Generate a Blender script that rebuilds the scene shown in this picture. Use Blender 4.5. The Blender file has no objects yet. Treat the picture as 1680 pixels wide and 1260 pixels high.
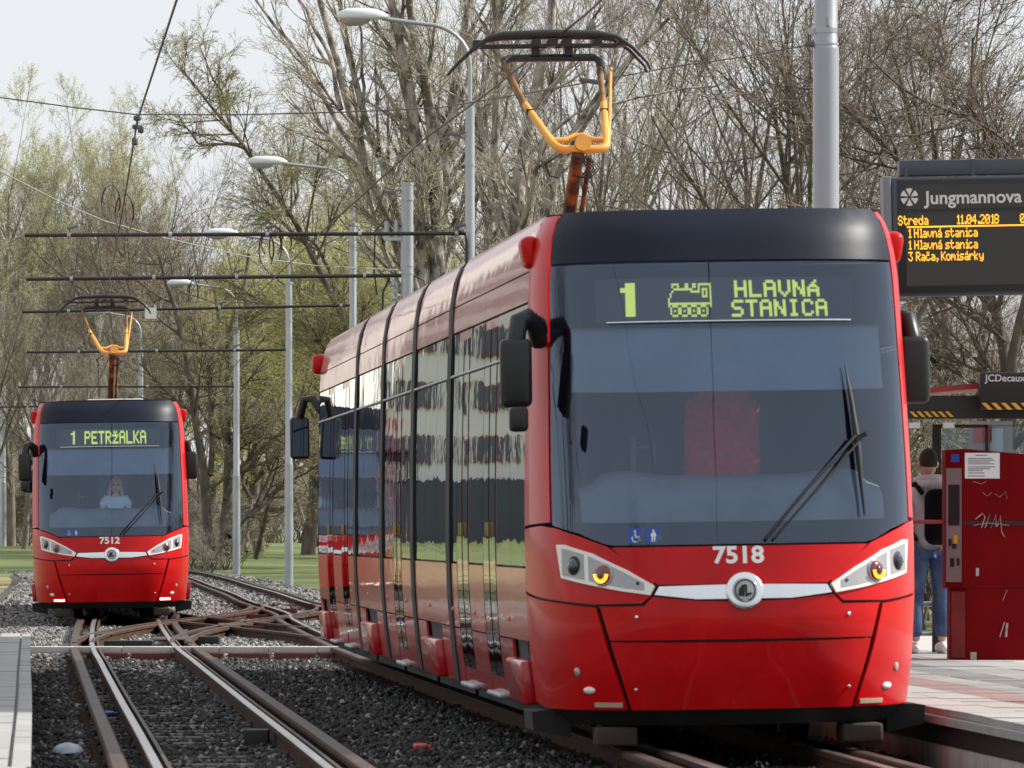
import bpy, bmesh, math, random
import numpy as np
from mathutils import Vector, Matrix
from mathutils.geometry import delaunay_2d_cdt

S = bpy.context.scene
COL = S.collection
R = math.radians

# ---------------------------------------------------------------- camera, sky, sun, exposure
FPX = 11350.0          # focal length in pixels of the 1680 px wide photograph
CAM_H = 1.39
HZ = 871.0
cam_d = bpy.data.cameras.new('camera')
cam = bpy.data.objects.new('camera', cam_d)
COL.objects.link(cam)
S.camera = cam
cam.location = (0, 0, CAM_H)
cam.rotation_euler = (R(90), 0, 0)
cam_d.sensor_width = 36
cam_d.lens = FPX / 1680 * 36
cam_d.shift_y = (HZ - 630) / 1680
cam_d.clip_start = 1
cam_d.clip_end = 4000
cam_d.dof.use_dof = True
cam_d.dof.focus_distance = 100
cam_d.dof.aperture_fstop = 16

SUN_EL, SUN_AZ = 39.0, 12.0      # azimuth: degrees from +X towards +Y
w = bpy.data.worlds.new('World')
S.world = w
w.use_nodes = True
nt = w.node_tree
bg = nt.nodes['Background']
sky = nt.nodes.new('ShaderNodeTexSky')
sky.sky_type = 'NISHITA'
sky.sun_disc = False
sky.sun_elevation = R(SUN_EL)
sky.sun_rotation = R(90 - SUN_AZ)
sky.air_density = 1.0
sky.dust_density = 3.0
mixw = nt.nodes.new('ShaderNodeMix'); mixw.data_type = 'RGBA'
mixw.inputs[0].default_value = 0.8          # thin white cloud veil over the blue
mixw.inputs[7].default_value = (9.0, 9.3, 9.7, 1)
tcw = nt.nodes.new('ShaderNodeTexCoord')
nzw = nt.nodes.new('ShaderNodeTexNoise'); nzw.inputs['Scale'].default_value = 2.2; nzw.inputs['Detail'].default_value = 5
mrw = nt.nodes.new('ShaderNodeMapRange'); mrw.inputs[1].default_value = .3; mrw.inputs[2].default_value = .7
mrw.inputs[3].default_value = .82; mrw.inputs[4].default_value = .95
nt.links.new(tcw.outputs['Generated'], nzw.inputs['Vector'])
nt.links.new(nzw.outputs['Fac'], mrw.inputs[0])
nt.links.new(mrw.outputs[0], mixw.inputs[0])
nt.links.new(sky.outputs[0], mixw.inputs[6])
nt.links.new(mixw.outputs[2], bg.inputs[0])
bg.inputs[1].default_value = 0.077

sun_d = bpy.data.lights.new('sun', 'SUN')
sun_d.energy = 5.0
sun_d.angle = R(0.53)
sun_d.color = (1.0, 0.95, 0.87)
sun = bpy.data.objects.new('sun', sun_d)
COL.objects.link(sun)
sd = Vector((math.cos(R(SUN_EL)) * math.cos(R(SUN_AZ)), math.cos(R(SUN_EL)) * math.sin(R(SUN_AZ)), math.sin(R(SUN_EL))))
sun.rotation_euler = sd.to_track_quat('Z', 'Y').to_euler()
S.view_settings.view_transform = 'Standard'
S.view_settings.look = 'None'
S.view_settings.gamma = 1
S.view_settings.exposure = 0.42
S.view_settings.use_curve_mapping = False
S.cycles.max_bounces = 8
S.cycles.transparent_max_bounces = 24

# ---------------------------------------------------------------- helpers
def at(px, py, D):
    """a point seen at pixel (px,py) of the photograph, D metres away"""
    s = FPX / D
    return Vector(((px - 840) / s, D, CAM_H + (HZ - py) / s))

def tag(o, label=None, cat=None, group=None, kind=None):
    if label: o['label'] = label
    if cat: o['category'] = cat
    if group: o['group'] = group
    if kind: o['kind'] = kind
    return o

def empty(name, loc=(0, 0, 0), rz=0, label=None, cat=None, group=None, kind=None):
    o = bpy.data.objects.new(name, None)
    o.empty_display_size = .2
    COL.objects.link(o)
    o.location = loc
    o.rotation_euler = (0, 0, rz)
    return tag(o, label, cat, group, kind)

def link(name, me, parent=None):
    o = bpy.data.objects.new(name, me)
    COL.objects.link(o)
    if parent: o.parent = parent
    return o

def kids(o):
    return KID.get(o.name, [])

def copy_tree(o, parent=None):
    c = o.copy()
    COL.objects.link(c)
    c.parent = parent
    for ch in list(o.children):
        copy_tree(ch, c)
    return c

def mesh_np(name, V, F, mats, smooth=False, midx=None):
    """V (n,3) array, F (m,k) array with k = 3 or 4"""
    V = np.asarray(V, dtype=np.float32); F = np.asarray(F, dtype=np.int32)
    me = bpy.data.meshes.new(name)
    k = F.shape[1]
    me.vertices.add(len(V)); me.vertices.foreach_set('co', V.ravel())
    me.loops.add(F.size); me.loops.foreach_set('vertex_index', F.ravel())
    me.polygons.add(len(F))
    me.polygons.foreach_set('loop_start', np.arange(0, F.size, k, dtype=np.int32))
    me.polygons.foreach_set('loop_total', np.full(len(F), k, dtype=np.int32))
    if midx is not None: me.polygons.foreach_set('material_index', np.asarray(midx, dtype=np.int32))
    me.polygons.foreach_set('use_smooth', np.full(len(F), smooth, dtype=bool))
    if not isinstance(mats, (list, tuple)): mats = [mats]
    for m in mats: me.materials.append(m)
    me.update(calc_edges=True)
    return me

class MB:
    """collects shapes; build() links them as ONE mesh object"""
    def __init__(s): s.v = []; s.f = []; s.sm = []
    def add(s, vs, fs, smooth=False):
        o = len(s.v)
        s.v += [tuple(v) for v in vs]
        s.f += [tuple(i + o for i in f) for f in fs]
        s.sm += [smooth] * len(fs)
        return s
    def box(s, c, d, rz=0, rx=0, ry=0, bev=0):
        x, y, z = d[0] / 2, d[1] / 2, d[2] / 2
        M = Matrix.Translation(c) @ Matrix.Rotation(rz, 4, 'Z') @ Matrix.Rotation(ry, 4, 'Y') @ Matrix.Rotation(rx, 4, 'X')
        if bev <= 0:
            vs = [(a * x, b * y, c_ * z) for a in (-1, 1) for b in (-1, 1) for c_ in (-1, 1)]
            fs = [(0, 1, 3, 2), (4, 6, 7, 5), (0, 4, 5, 1), (2, 3, 7, 6), (0, 2, 6, 4), (1, 5, 7, 3)]
            return s.add([M @ Vector(v) for v in vs], fs)
        bm = bmesh.new()
        bmesh.ops.create_cube(bm, size=1)
        for v in bm.verts: v.co = Vector((v.co.x * d[0], v.co.y * d[1], v.co.z * d[2]))
        bmesh.ops.bevel(bm, geom=bm.edges[:], offset=min(bev, min(d) * .49), segments=3, affect='EDGES', profile=.5)
        bm.verts.ensure_lookup_table()
        for i, v in enumerate(bm.verts): v.index = i
        s.add([M @ v.co for v in bm.verts], [[v.index for v in f.verts] for f in bm.faces], True)
        bm.free()
        return s
    def tube(s, pts, r, n=8, cap=True, smooth=True):
        pts = [Vector(p) for p in pts]
        rs = r if isinstance(r, (list, tuple)) else [r] * len(pts)
        vs = []; fs = []
        prev = None
        for i, p in enumerate(pts):
            a = pts[max(i - 1, 0)]; b = pts[min(i + 1, len(pts) - 1)]
            t = (b - a).normalized()
            if prev is None:
                up = Vector((0, 0, 1)) if abs(t.z) < .9 else Vector((1, 0, 0))
                u = t.cross(up).normalized()
            else:
                u = (prev - t * prev.dot(t)).normalized()
            prev = u
            v = t.cross(u)
            for k in range(n):
                a_ = 2 * math.pi * k / n
                vs.append(p + (u * math.cos(a_) + v * math.sin(a_)) * rs[i])
        for i in range(len(pts) - 1):
            for k in range(n):
                k2 = (k + 1) % n
                fs.append((i * n + k, i * n + k2, (i + 1) * n + k2, (i + 1) * n + k))
        s.add(vs, fs, smooth)
        if cap:
            s.add(vs[:n], [tuple(range(n))[::-1]]); s.add(vs[-n:], [tuple(range(n))])
        return s
    def cyl(s, a, b, r, n=16, r2=None):
        return s.tube([a, b], [r, r if r2 is None else r2], n)
    def prism(s, poly, y0, y1, M=None):
        """poly in (x,z) extruded along y"""
        n = len(poly); M = M or Matrix.Identity(4)
        vs = [M @ Vector((x, y0, z)) for x, z in poly] + [M @ Vector((x, y1, z)) for x, z in poly]
        fs = [tuple(range(n)), tuple(range(2 * n - 1, n - 1, -1))]
        fs += [(i, i + n, (i + 1) % n + n, (i + 1) % n) for i in range(n)]
        return s.add(vs, fs)
    def sweep(s, prof, path, closed=True, cap=True, smooth=False):
        """prof [(lateral, z)] swept along path [(x,y,z)]; lateral is to the right of travel"""
        path = [Vector(p) for p in path]; n = len(prof); vs = []; fs = []
        for i, p in enumerate(path):
            a = path[max(i - 1, 0)]; b = path[min(i + 1, len(path) - 1)]
            t = (b - a); t.z = 0; t.normalize()
            rt = Vector((t.y, -t.x, 0))
            for l, z in prof: vs.append(p + rt * l + Vector((0, 0, z)))
        m = n if closed else n - 1
        for i in range(len(path) - 1):
            for k in range(m):
                k2 = (k + 1) % n
                fs.append((i * n + k, (i + 1) * n + k, (i + 1) * n + k2, i * n + k2))
        s.add(vs, fs, smooth)
        if cap and closed:
            s.add(vs[:n], [tuple(range(n))]); s.add(vs[-n:], [tuple(range(n))[::-1]])
        return s
    def mesh(s, name, mat):
        me = bpy.data.meshes.new(name)
        me.from_pydata(s.v, [], s.f)
        for m in (mat if isinstance(mat, (list, tuple)) else [mat]): me.materials.append(m)
        me.polygons.foreach_set('use_smooth', s.sm)
        bm = bmesh.new(); bm.from_mesh(me)
        bmesh.ops.recalc_face_normals(bm, faces=bm.faces[:])
        bm.to_mesh(me); bm.free()
        me.update()
        return me
    def build(s, name, mat, parent=None, **kw):
        o = link(name, s.mesh(name, mat), parent)
        if kw: tag(o, **kw)
        return o

def track_mod(o, off=0): pass

def text_obj(name, txt, size, mat, parent=None, loc=(0, 0, 0), rot=(R(90), 0, 0), depth=.003, bold=0.0, align='CENTER', xs=1.0, shear=0):
    cu = bpy.data.curves.new(name, 'FONT')
    cu.body = txt; cu.size = size; cu.extrude = depth; cu.offset = bold; cu.align_x = align; cu.align_y = 'CENTER'
    cu.shear = shear; cu.resolution_u = 4
    tmp = bpy.data.objects.new('tmp', cu); COL.objects.link(tmp)
    dg = bpy.context.evaluated_depsgraph_get()
    me = bpy.data.meshes.new_from_object(tmp.evaluated_get(dg))
    bpy.data.objects.remove(tmp); bpy.data.curves.remove(cu)
    me.name = name
    me.materials.clear(); me.materials.append(mat)
    if xs != 1:
        for v in me.vertices: v.co.x *= xs
    o = link(name, me, parent)
    o.location = loc; o.rotation_euler = rot
    return o

# ---------------------------------------------------------------- materials
def mat(name, col, rough=.6, metal=0, coat=0, coat_rough=.05, var=0, vscale=3, bump=0, bscale=20, col2=None, spec=.5,
        emit=None, estr=0, stretch=(1, 1, 1), detail=5, rvar=0, contrast=(.3, .7), rnd=0, bdist=.02):
    m = bpy.data.materials.new(name); m.use_nodes = True
    N = m.node_tree.nodes; L = m.node_tree.links; b = N['Principled BSDF']
    b.inputs['Base Color'].default_value = (*col, 1)
    b.inputs['Roughness'].default_value = rough
    b.inputs['Metallic'].default_value = metal
    b.inputs['Coat Weight'].default_value = coat
    b.inputs['Coat Roughness'].default_value = coat_rough
    b.inputs['Specular IOR Level'].default_value = spec
    if emit: b.inputs['Emission Color'].default_value = (*emit, 1); b.inputs['Emission Strength'].default_value = estr
    if var or bump or col2 or rvar or rnd:
        tc = N.new('ShaderNodeTexCoord'); mp = N.new('ShaderNodeMapping'); mp.inputs['Scale'].default_value = stretch
        L.new(tc.outputs['Object'], mp.inputs[0])
        n1 = N.new('ShaderNodeTexNoise'); n1.inputs['Scale'].default_value = vscale; n1.inputs['Detail'].default_value = detail
        L.new(mp.outputs[0], n1.inputs['Vector'])
        mr = N.new('ShaderNodeMapRange'); mr.inputs[1].default_value = contrast[0]; mr.inputs[2].default_value = contrast[1]
        L.new(n1.outputs['Fac'], mr.inputs[0])
        out = None
        if col2 or var:
            c2 = col2 or tuple(min(1, c * (1 + var)) for c in col)
            c1 = col if col2 else tuple(c * (1 - var) for c in col)
            mx = N.new('ShaderNodeMix'); mx.data_type = 'RGBA'
            mx.inputs[6].default_value = (*c1, 1); mx.inputs[7].default_value = (*c2, 1)
            L.new(mr.outputs[0], mx.inputs[0]); out = mx.outputs[2]
        if rnd:
            oi = N.new('ShaderNodeObjectInfo'); hs = N.new('ShaderNodeHueSaturation')
            mr3 = N.new('ShaderNodeMapRange'); mr3.inputs[3].default_value = 1 - rnd; mr3.inputs[4].default_value = 1 + rnd
            L.new(oi.outputs['Random'], mr3.inputs[0]); L.new(mr3.outputs[0], hs.inputs['Value'])
            if out: L.new(out, hs.inputs['Color'])
            else: hs.inputs['Color'].default_value = (*col, 1)
            out = hs.outputs[0]
        if out: L.new(out, b.inputs['Base Color'])
        if rvar:
            mr2 = N.new('ShaderNodeMapRange'); mr2.inputs[3].default_value = max(0, rough - rvar); mr2.inputs[4].default_value = min(1, rough + rvar)
            L.new(n1.outputs['Fac'], mr2.inputs[0]); L.new(mr2.outputs[0], b.inputs['Roughness'])
        if bump:
            n2 = N.new('ShaderNodeTexNoise'); n2.inputs['Scale'].default_value = bscale; n2.inputs['Detail'].default_value = 4
            L.new(mp.outputs[0], n2.inputs['Vector'])
            bp = N.new('ShaderNodeBump'); bp.inputs['Strength'].default_value = bump; bp.inputs['Distance'].default_value = bdist
            L.new(n2.outputs['Fac'], bp.inputs['Height']); L.new(bp.outputs[0], b.inputs['Normal'])
            if coat: L.new(bp.outputs[0], b.inputs['Coat Normal'])
    return m

def glass(name, tint=(.7, .75, .8), rough=.01, ior=1.5, bump=0, bscale=2):
    m = bpy.data.materials.new(name); m.use_nodes = True
    N = m.node_tree.nodes; L = m.node_tree.links; N.clear()
    o = N.new('ShaderNodeOutputMaterial'); mx = N.new('ShaderNodeMixShader'); t = N.new('ShaderNodeBsdfTransparent'); g = N.new('ShaderNodeBsdfGlossy')
    fr = N.new('ShaderNodeFresnel'); fr.inputs[0].default_value = ior
    t.inputs[0].default_value = (*tint, 1); g.inputs['Roughness'].default_value = rough; g.inputs['Color'].default_value = (.66, .80, 1, 1)
    L.new(fr.outputs[0], mx.inputs[0]); L.new(t.outputs[0], mx.inputs[1]); L.new(g.outputs[0], mx.inputs[2]); L.new(mx.outputs[0], o.inputs[0])
    if bump:
        tc = N.new('ShaderNodeTexCoord'); n2 = N.new('ShaderNodeTexNoise'); n2.inputs['Scale'].default_value = bscale
        bp = N.new('ShaderNodeBump'); bp.inputs['Strength'].default_value = bump; bp.inputs['Distance'].default_value = .01
        L.new(tc.outputs['Object'], n2.inputs['Vector']); L.new(n2.outputs['Fac'], bp.inputs['Height'])
        L.new(bp.outputs[0], g.inputs['Normal']); L.new(bp.outputs[0], fr.inputs['Normal'])
    return m

m_red = mat('tram_red_paint', (.50, .003, .005), .38, coat=.22, spec=.14, coat_rough=.06, bump=.08, bscale=2.4, bdist=.015, var=.13, vscale=2.6, rvar=.12)
m_red_side = mat('tram_red_side_paint', (.46, .004, .009), .3, coat=.55, coat_rough=.04, bump=.35, bscale=2.2, bdist=.012, stretch=(1, .35, 1))
m_black_gloss = mat('black_gloss_panel', (.006, .009, .022), .45, coat=.0, spec=.22)
m_seam = mat('black_rubber_seam', (.008, .008, .009), .6)
m_rubber = mat('bellows_rubber', (.012, .012, .014), .7, bump=.3, bscale=30)
m_mirror_case = mat('mirror_plastic', (.012, .012, .014), .38, spec=.4)
m_mirror = mat('mirror_glass', (.04, .05, .07), .02, metal=1)
m_side_glass = mat('tinted_side_glass', (.010, .012, .018), .02, coat=.45, coat_rough=0, bump=.45, bscale=1.3, bdist=.010, stretch=(1, .5, .8))
m_windshield = glass('windshield_glass', (.78, .87, .97), .01, 1.9)
m_chrome = mat('satin_chrome', (.72, .73, .76), .22, metal=.9)
m_lamp_cream = mat('headlight_housing', (.78, .76, .70), .3, coat=.8)
m_lamp_cover = mat('headlight_bezel', (.35, .35, .37), .35, metal=.3)
m_lens_dark = mat('lens_glass_dark', (.03, .035, .05), .05, coat=1)
m_lens_grey = mat('lens_glass_grey', (.32, .33, .36), .15, coat=1)
m_lens_red = mat('lens_red', (.16, .004, .01), .12, coat=1)
m_led_orange = mat('lit_orange_diode', (.9, .3, .02), .4, emit=(1, .30, .02), estr=3.5)
m_fog_white = mat('reflector_white', (.78, .75, .72), .25, coat=.6)
m_lit_white = mat('lit_white_strip', (.9, .9, .85), .4, emit=(1, .95, .82), estr=4)
m_strip_off = mat('unlit_strip', (.45, .36, .27), .35)
m_disp_bg = mat('destination_panel', (.030, .045, .065), .3, var=.2, vscale=4)
m_disp_px = mat('destination_diode', (.4, .45, .08), .5, emit=(.60, .66, .12), estr=.62)
m_white = mat('white_decal', (.8, .8, .78), .5)
m_blue = mat('blue_sticker', (.02, .09, .42), .4)
m_blind = mat('sun_blind_fabric', (.30, .36, .46), .8, var=.08, vscale=3)
m_dash = mat('dashboard_plastic', (.29, .33, .40), .55, var=.2, vscale=2)
m_cab = mat('cab_wall', (.035, .07, .16), .6, var=.15, vscale=2)
m_cab_trim = mat('cab_trim', (.25, .27, .3), .4)
m_seat = mat('red_seat_fabric', (.62, .02, .05), .85, var=.25, vscale=26)
m_under = mat('underframe_dark', (.007, .007, .007), .7, var=.5, vscale=4)
m_box_brown = mat('sand_box_brown', (.035, .022, .015), .8)
m_grey_step = mat('step_aluminium', (.35, .36, .38), .4, metal=.4, var=.2)
m_orange = mat('orange_marker', (.75, .16, .02), .3, coat=.6)
m_yellow = mat('pantograph_yellow', (.70, .33, .055), .45, var=.12, vscale=3, col2=None)
m_brass = mat('brass_button', (.32, .23, .06), .4)
m_yellow_old = mat('pantograph_worn_yellow', (.33, .14, .02), .6, col2=(.045, .028, .015), vscale=5, contrast=(.35, .6))
m_panto_black = mat('carbon_black', (.02, .02, .023), .5)
m_roofgrey = mat('roof_unit_grey', (.55, .56, .58), .5, var=.1)
m_rust = mat('rail_rust', (.036, .015, .008), .85, col2=(.075, .036, .018), spec=.2, vscale=2.5, bump=.3, bscale=14, contrast=(.3, .7))
m_rust_top = mat('rail_top_brown', (.030, .018, .012), .55, metal=.0, spec=.25, col2=(.070, .045, .031), vscale=3, stretch=(1, .25, 1))
m_steel = mat('rail_head_polished', (.40, .385, .37), .32, metal=1, var=.15, vscale=2, stretch=(1, .2, 1), rvar=.1)
m_redox = mat('dark_red_steel', (.10, .012, .012), .55, var=.3, vscale=5)
m_concrete = mat('concrete', (.36, .34, .31), .85, var=.15, vscale=2.5, bump=.25, bscale=30)
m_conc_dirty = mat('sleeper_concrete', (.17, .165, .16), .85, col2=(.07, .065, .06), vscale=3, bump=.3, bscale=20, stretch=(.6, 3, 1))
m_stone = mat('ballast_stone', (.20, .195, .185), .85, rnd=.75, var=.3, vscale=9)
m_stone2 = mat('ballast_stone_shaded', (.030, .029, .029), .75, rnd=.8, var=.3, vscale=9)  # dark copy of the ballast, its colour stands in for the tram's shadow
m_galv = mat('galvanised_steel', (.40, .43, .46), .42, metal=.55, var=.12, vscale=3, stretch=(1, 1, .4), bump=.05)
m_lampglass = mat('lamp_cover_grey', (.62, .66, .68), .3, coat=.5)
m_cable = mat('cable_black', (.018, .018, .02), .5)
m_wire = mat('wire_grey', (.10, .10, .10), .5, metal=.3)
m_wire_light = mat('steel_rope', (.30, .30, .29), .5, metal=.3)
# ---------------------------------------------------------------- tram body surface
ZT = [0.15, 0.3, 0.6, 0.95, 1.3, 1.8, 2.3, 2.7, 3.0, 3.15, 3.3, 3.4, 3.46]
WT = [1.17, 1.19, 1.225, 1.245, 1.25, 1.243, 1.228, 1.212, 1.20, 1.185, 1.155, 1.115, 1.07]
YZ = [0.15, 0.3, 0.5, 0.8, 1.0, 1.3, 1.6, 2.2, 2.7, 3.1, 3.3, 3.4, 3.46]
YT = [.16, .11, .045, 0, .01, .07, .15, .36, .56, .71, .80, .87, .95]
def W(z): return float(np.interp(z, ZT, WT))
def Y0(z): return float(np.interp(z, YZ, YT))
YL = 1.7
_t = np.linspace(0, 1, 400)
_n = 2.75
_fx = np.sin(_t * math.pi / 2) ** (2 / _n)
_fd = 1 - np.cos(_t * math.pi / 2) ** (2 / _n)
_arc = np.concatenate([[0], np.cumsum(np.hypot(np.diff(_fx * 1.25), np.diff(_fd * 1.35)))])
UEND = float(_arc[-1])
def U_of(x, z=1.3):
    return math.copysign(float(np.interp(min(abs(x) / 1.25, 1), _fx, _arc)), x)
def front(U, z):
    a = min(abs(U), UEND)
    fx = float(np.interp(a, _arc, _fx)); fd = float(np.interp(a, _arc, _fd)); y0 = Y0(z)
    return Vector((math.copysign(fx, U) * W(z), y0 + fd * (YL - y0), z))
def front_n(U, z):
    e = .01
    a = front(min(U + e, UEND), z) - front(max(U - e, -UEND), z)
    b = front(U, z + e) - front(U, z - e)
    return a.cross(b).normalized()
def fp(x, z, off=0):
    U = U_of(x); return front(U, z) + front_n(U, z) * off

def dens(poly, step):
    out = []
    for i, p in enumerate(poly):
        q = poly[(i + 1) % len(poly)]
        n = max(1, int(math.hypot(q[0] - p[0], q[1] - p[1]) / step))
        for k in range(n):
            out.append((p[0] + (q[0] - p[0]) * k / n, p[1] + (q[1] - p[1]) * k / n))
    return out

def panel(poly, m, name, parent, off=0.0, thick=.018, grid=.07, mirror=False, inU=False, flip=False):
    """a piece of the cab front: outline (x,z) laid on the curved body surface, with a turned-in rim"""
    if mirror: poly = [(-x, z) for x, z in poly][::-1]
    if not inU: poly = [(U_of(x) if abs(x) < 1.2499 else math.copysign(UEND, x), z) for x, z in poly]
    P = dens(poly, grid * .6)
    xs = [p[0] for p in P]; zs = [p[1] for p in P]
    pts = [Vector(p) for p in P]; nb = len(pts)
    def inside(x, z):
        c = False; j = len(P) - 1
        for i in range(len(P)):
            if (P[i][1] > z) != (P[j][1] > z) and x < (P[j][0] - P[i][0]) * (z - P[i][1]) / (P[j][1] - P[i][1]) + P[i][0]: c = not c
            j = i
        return c
    x = min(xs) + grid / 2
    while x < max(xs):
        z = min(zs) + grid / 2
        while z < max(zs):
            if inside(x, z) and min((x - p[0]) ** 2 + (z - p[1]) ** 2 for p in P) > (grid * .4) ** 2: pts.append(Vector((x, z)))
            z += grid
        x += grid
    v, e, f, *_ = delaunay_2d_cdt(pts, [], [list(range(nb))], 1, 1e-5)
    V = [front(p[0], p[1]) + front_n(p[0], p[1]) * off for p in v]
    NN = [front_n(p[0], p[1]) for p in v]
    mb = MB()
    mb.add(V, [tuple(t) for t in f], True)
    from collections import Counter
    ec = {}
    for t in f:
        for i in range(len(t)):
            a, b = t[i], t[(i + 1) % len(t)]
            k = (min(a, b), max(a, b)); ec.setdefault(k, []).append((a, b))
    for k, l in ec.items():
        if len(l) == 1:
            a, b = l[0]
            mb.add([V[a], V[b], V[b] - NN[b] * thick, V[a] - NN[a] * thick], [(1, 0, 3, 2)])
    me = bpy.data.meshes.new(name); me.from_pydata([tuple(q) for q in mb.v], [], mb.f); me.materials.append(m)
    me.polygons.foreach_set('use_smooth', mb.sm)
    bm = bmesh.new(); bm.from_mesh(me)
    for fc in bm.faces:
        if fc.smooth:
            c = fc.calc_center_median()
            if fc.normal.dot(Vector((c.x, c.y - YL - .5, 0))) < 0: fc.normal_flip()
    bm.to_mesh(me); bm.free()
    me.update()
    return link(name, me, parent)

# 5x7 diode letters
G57 = {
 ' ': ['.....'] * 7,
 '1': ['..#..', '.##..', '###..', '..#..', '..#..', '..#..', '..#..'],
 'P': ['####.', '#...#', '#...#', '####.', '#....', '#....', '#....'],
 'E': ['#####', '#....', '#....', '####.', '#....', '#....', '#####'],
 'T': ['#####', '..#..', '..#..', '..#..', '..#..', '..#..', '..#..'],
 'R': ['####.', '#...#', '#...#', '####.', '#.#..', '#..#.', '#...#'],
 'Z': ['.#.#.', '..#..', '#####', '...#.', '..#..', '.#...', '#####'],
 'A': ['.###.', '#...#', '#...#', '#####', '#...#', '#...#', '#...#'],
 'L': ['#....', '#....', '#....', '#....', '#....', '#....', '#####'],
 'K': ['#...#', '#..#.', '#.#..', '##...', '#.#..', '#..#.', '#...#'],
 'H': ['#...#', '#...#', '#...#', '#####', '#...#', '#...#', '#...#'],
 'V': ['#...#', '#...#', '#...#', '#...#', '#...#', '.#.#.', '..#..'],
 'N': ['#...#', '##..#', '##..#', '#.#.#', '#..##', '#..##', '#...#'],
 'Á': ['...#.', '..#..', '.###.', '#...#', '#####', '#...#', '#...#'],
 'S': ['.####', '#....', '#....', '.###.', '....#', '....#', '####.'],
 'I': ['.###.', '..#..', '..#..', '..#..', '..#..', '..#..', '.###.'],
 'C': ['.###.', '#...#', '#....', '#....', '#....', '#...#', '.###.'],
}
LOCO = ['..####...##..##.#######',
        '..#..#...##..##.#.....#',
        '...##########...#.###.#',
        '..#.........#####.#.#.#',
        '.#................#.#.#',
        '.#................###.#',
        '#.....................#',
        '#.....................#',
        '#######################',
        '#.###..###..###..###..#',
        '.#...##...##...##...#..',
        '.#.#.##.#.##.#.##.#.#..',
        '.#...##...##...##...#..',
        '..###..###..###..###...']

def dots(rows, x0, z0, dx, dz, fn, mb, fill=.86):
    """little raised squares for every # ; fn maps (x,z) to a point on the panel"""
    for j, r in enumerate(rows):
        for i, c in enumerate(r):
            if c == '#':
                x = x0 + i * dx; z = z0 - j * dz
                a = dx * fill / 2; b = dz * fill / 2
                q = [fn(x - a, z - b), fn(x + a, z - b), fn(x + a, z + b), fn(x - a, z + b)]
                mb.add(q, [(0, 1, 2, 3)])

def dot_text(txt, x0, ztop, h, wch, fn, mb, font=G57, nrow=7):
    dz = h / nrow; dx = wch / 6.2
    for k, c in enumerate(txt):
        dots(font[c], x0 + k * wch, ztop - dz / 2, dx, dz, fn, mb, 1.3)

def disc_on(name, x, z, r, m, parent, off, rz=None, n=20, dome=.0, thick=.02):
    """disc (or oval) sitting on the cab front"""
    c = fp(x, z); nn = front_n(U_of(x), z)
    u = nn.cross(Vector((0, 0, 1))).normalized(); v = u.cross(nn)
    if v.z < 0: v = -v
    mb = MB(); rz = rz or r
    rings = [(1.0, -thick), (1.0, off), (.9, off + dome * .3), (.6, off + dome * .8), (.25, off + dome)]
    vs = []
    for k, o in rings:
        for i in range(n):
            a = 2 * math.pi * i / n
            vs.append(c + u * (math.cos(a) * r * k) + v * (math.sin(a) * rz * k) + nn * o)
    vs.append(c + nn * (off + dome))
    fs = []
    for j in range(len(rings) - 1):
        for i in range(n):
            i2 = (i + 1) % n; fs.append((j * n + i, j * n + i2, (j + 1) * n + i2, (j + 1) * n + i))
    L = (len(rings) - 1) * n
    for i in range(n): fs.append((L + i, L + (i + 1) % n, len(vs) - 1))
    mb.add(vs, fs, True)
    return mb.build(name, m, parent)

# --------- body sections: y ranges measured from the nose
SEC = [(YL, 9.12), (9.52, 13.72), (14.12, 18.36), (18.76, 22.96), (23.36, 30.95)]
def side_y(sx, z, off=0): return sx * (W(z) + off)

def side_band(name, m, parent, sx, y0, y1, z0, z1, off=0.0, nz=4, thick=.02, ny=6):
    """a strip of the body side following the body profile"""
    mb = MB(); zs = np.linspace(z0, z1, nz); ys = np.linspace(y0, y1, ny)
    vs = [(side_y(sx, z, off), y, z) for z in zs for y in ys]
    fs = [(j * ny + i, j * ny + i + 1, (j + 1) * ny + i + 1, (j + 1) * ny + i) for j in range(nz - 1) for i in range(ny - 1)]
    mb.add(vs, fs, True)
    # rims
    top = [(side_y(sx, z1, off), y) for y in (y0, y1)]
    for z in (z0, z1):
        a = side_y(sx, z, off); b = side_y(sx, z, off - thick)
        mb.add([(a, y0, z), (a, y1, z), (b, y1, z), (b, y0, z)], [(0, 1, 2, 3)])
    for y in (y0, y1):
        for j in range(nz - 1):
            za, zb = zs[j], zs[j + 1]
            mb.add([(side_y(sx, za, off), y, za), (side_y(sx, zb, off), y, zb), (side_y(sx, zb, off - thick), y, zb), (side_y(sx, za, off - thick), y, za)], [(0, 1, 2, 3)])
    return mb.build(name, m, parent)

DOORS = {0: [(4.35, 5.65), (7.15, 8.45)], 1: [], 2: [(15.6, 16.9)], 3: [], 4: [(24.6, 25.9), (27.6, 28.9)]}
BOGIE = {0: (1.75, 3.2), 1: (10.6, 12.6), 3: (19.9, 21.9), 4: (29.0, 30.5)}
ROOFZ = [3.1, 3.15, 3.22, 3.3, 3.36, 3.4, 3.43, 3.46]

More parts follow.
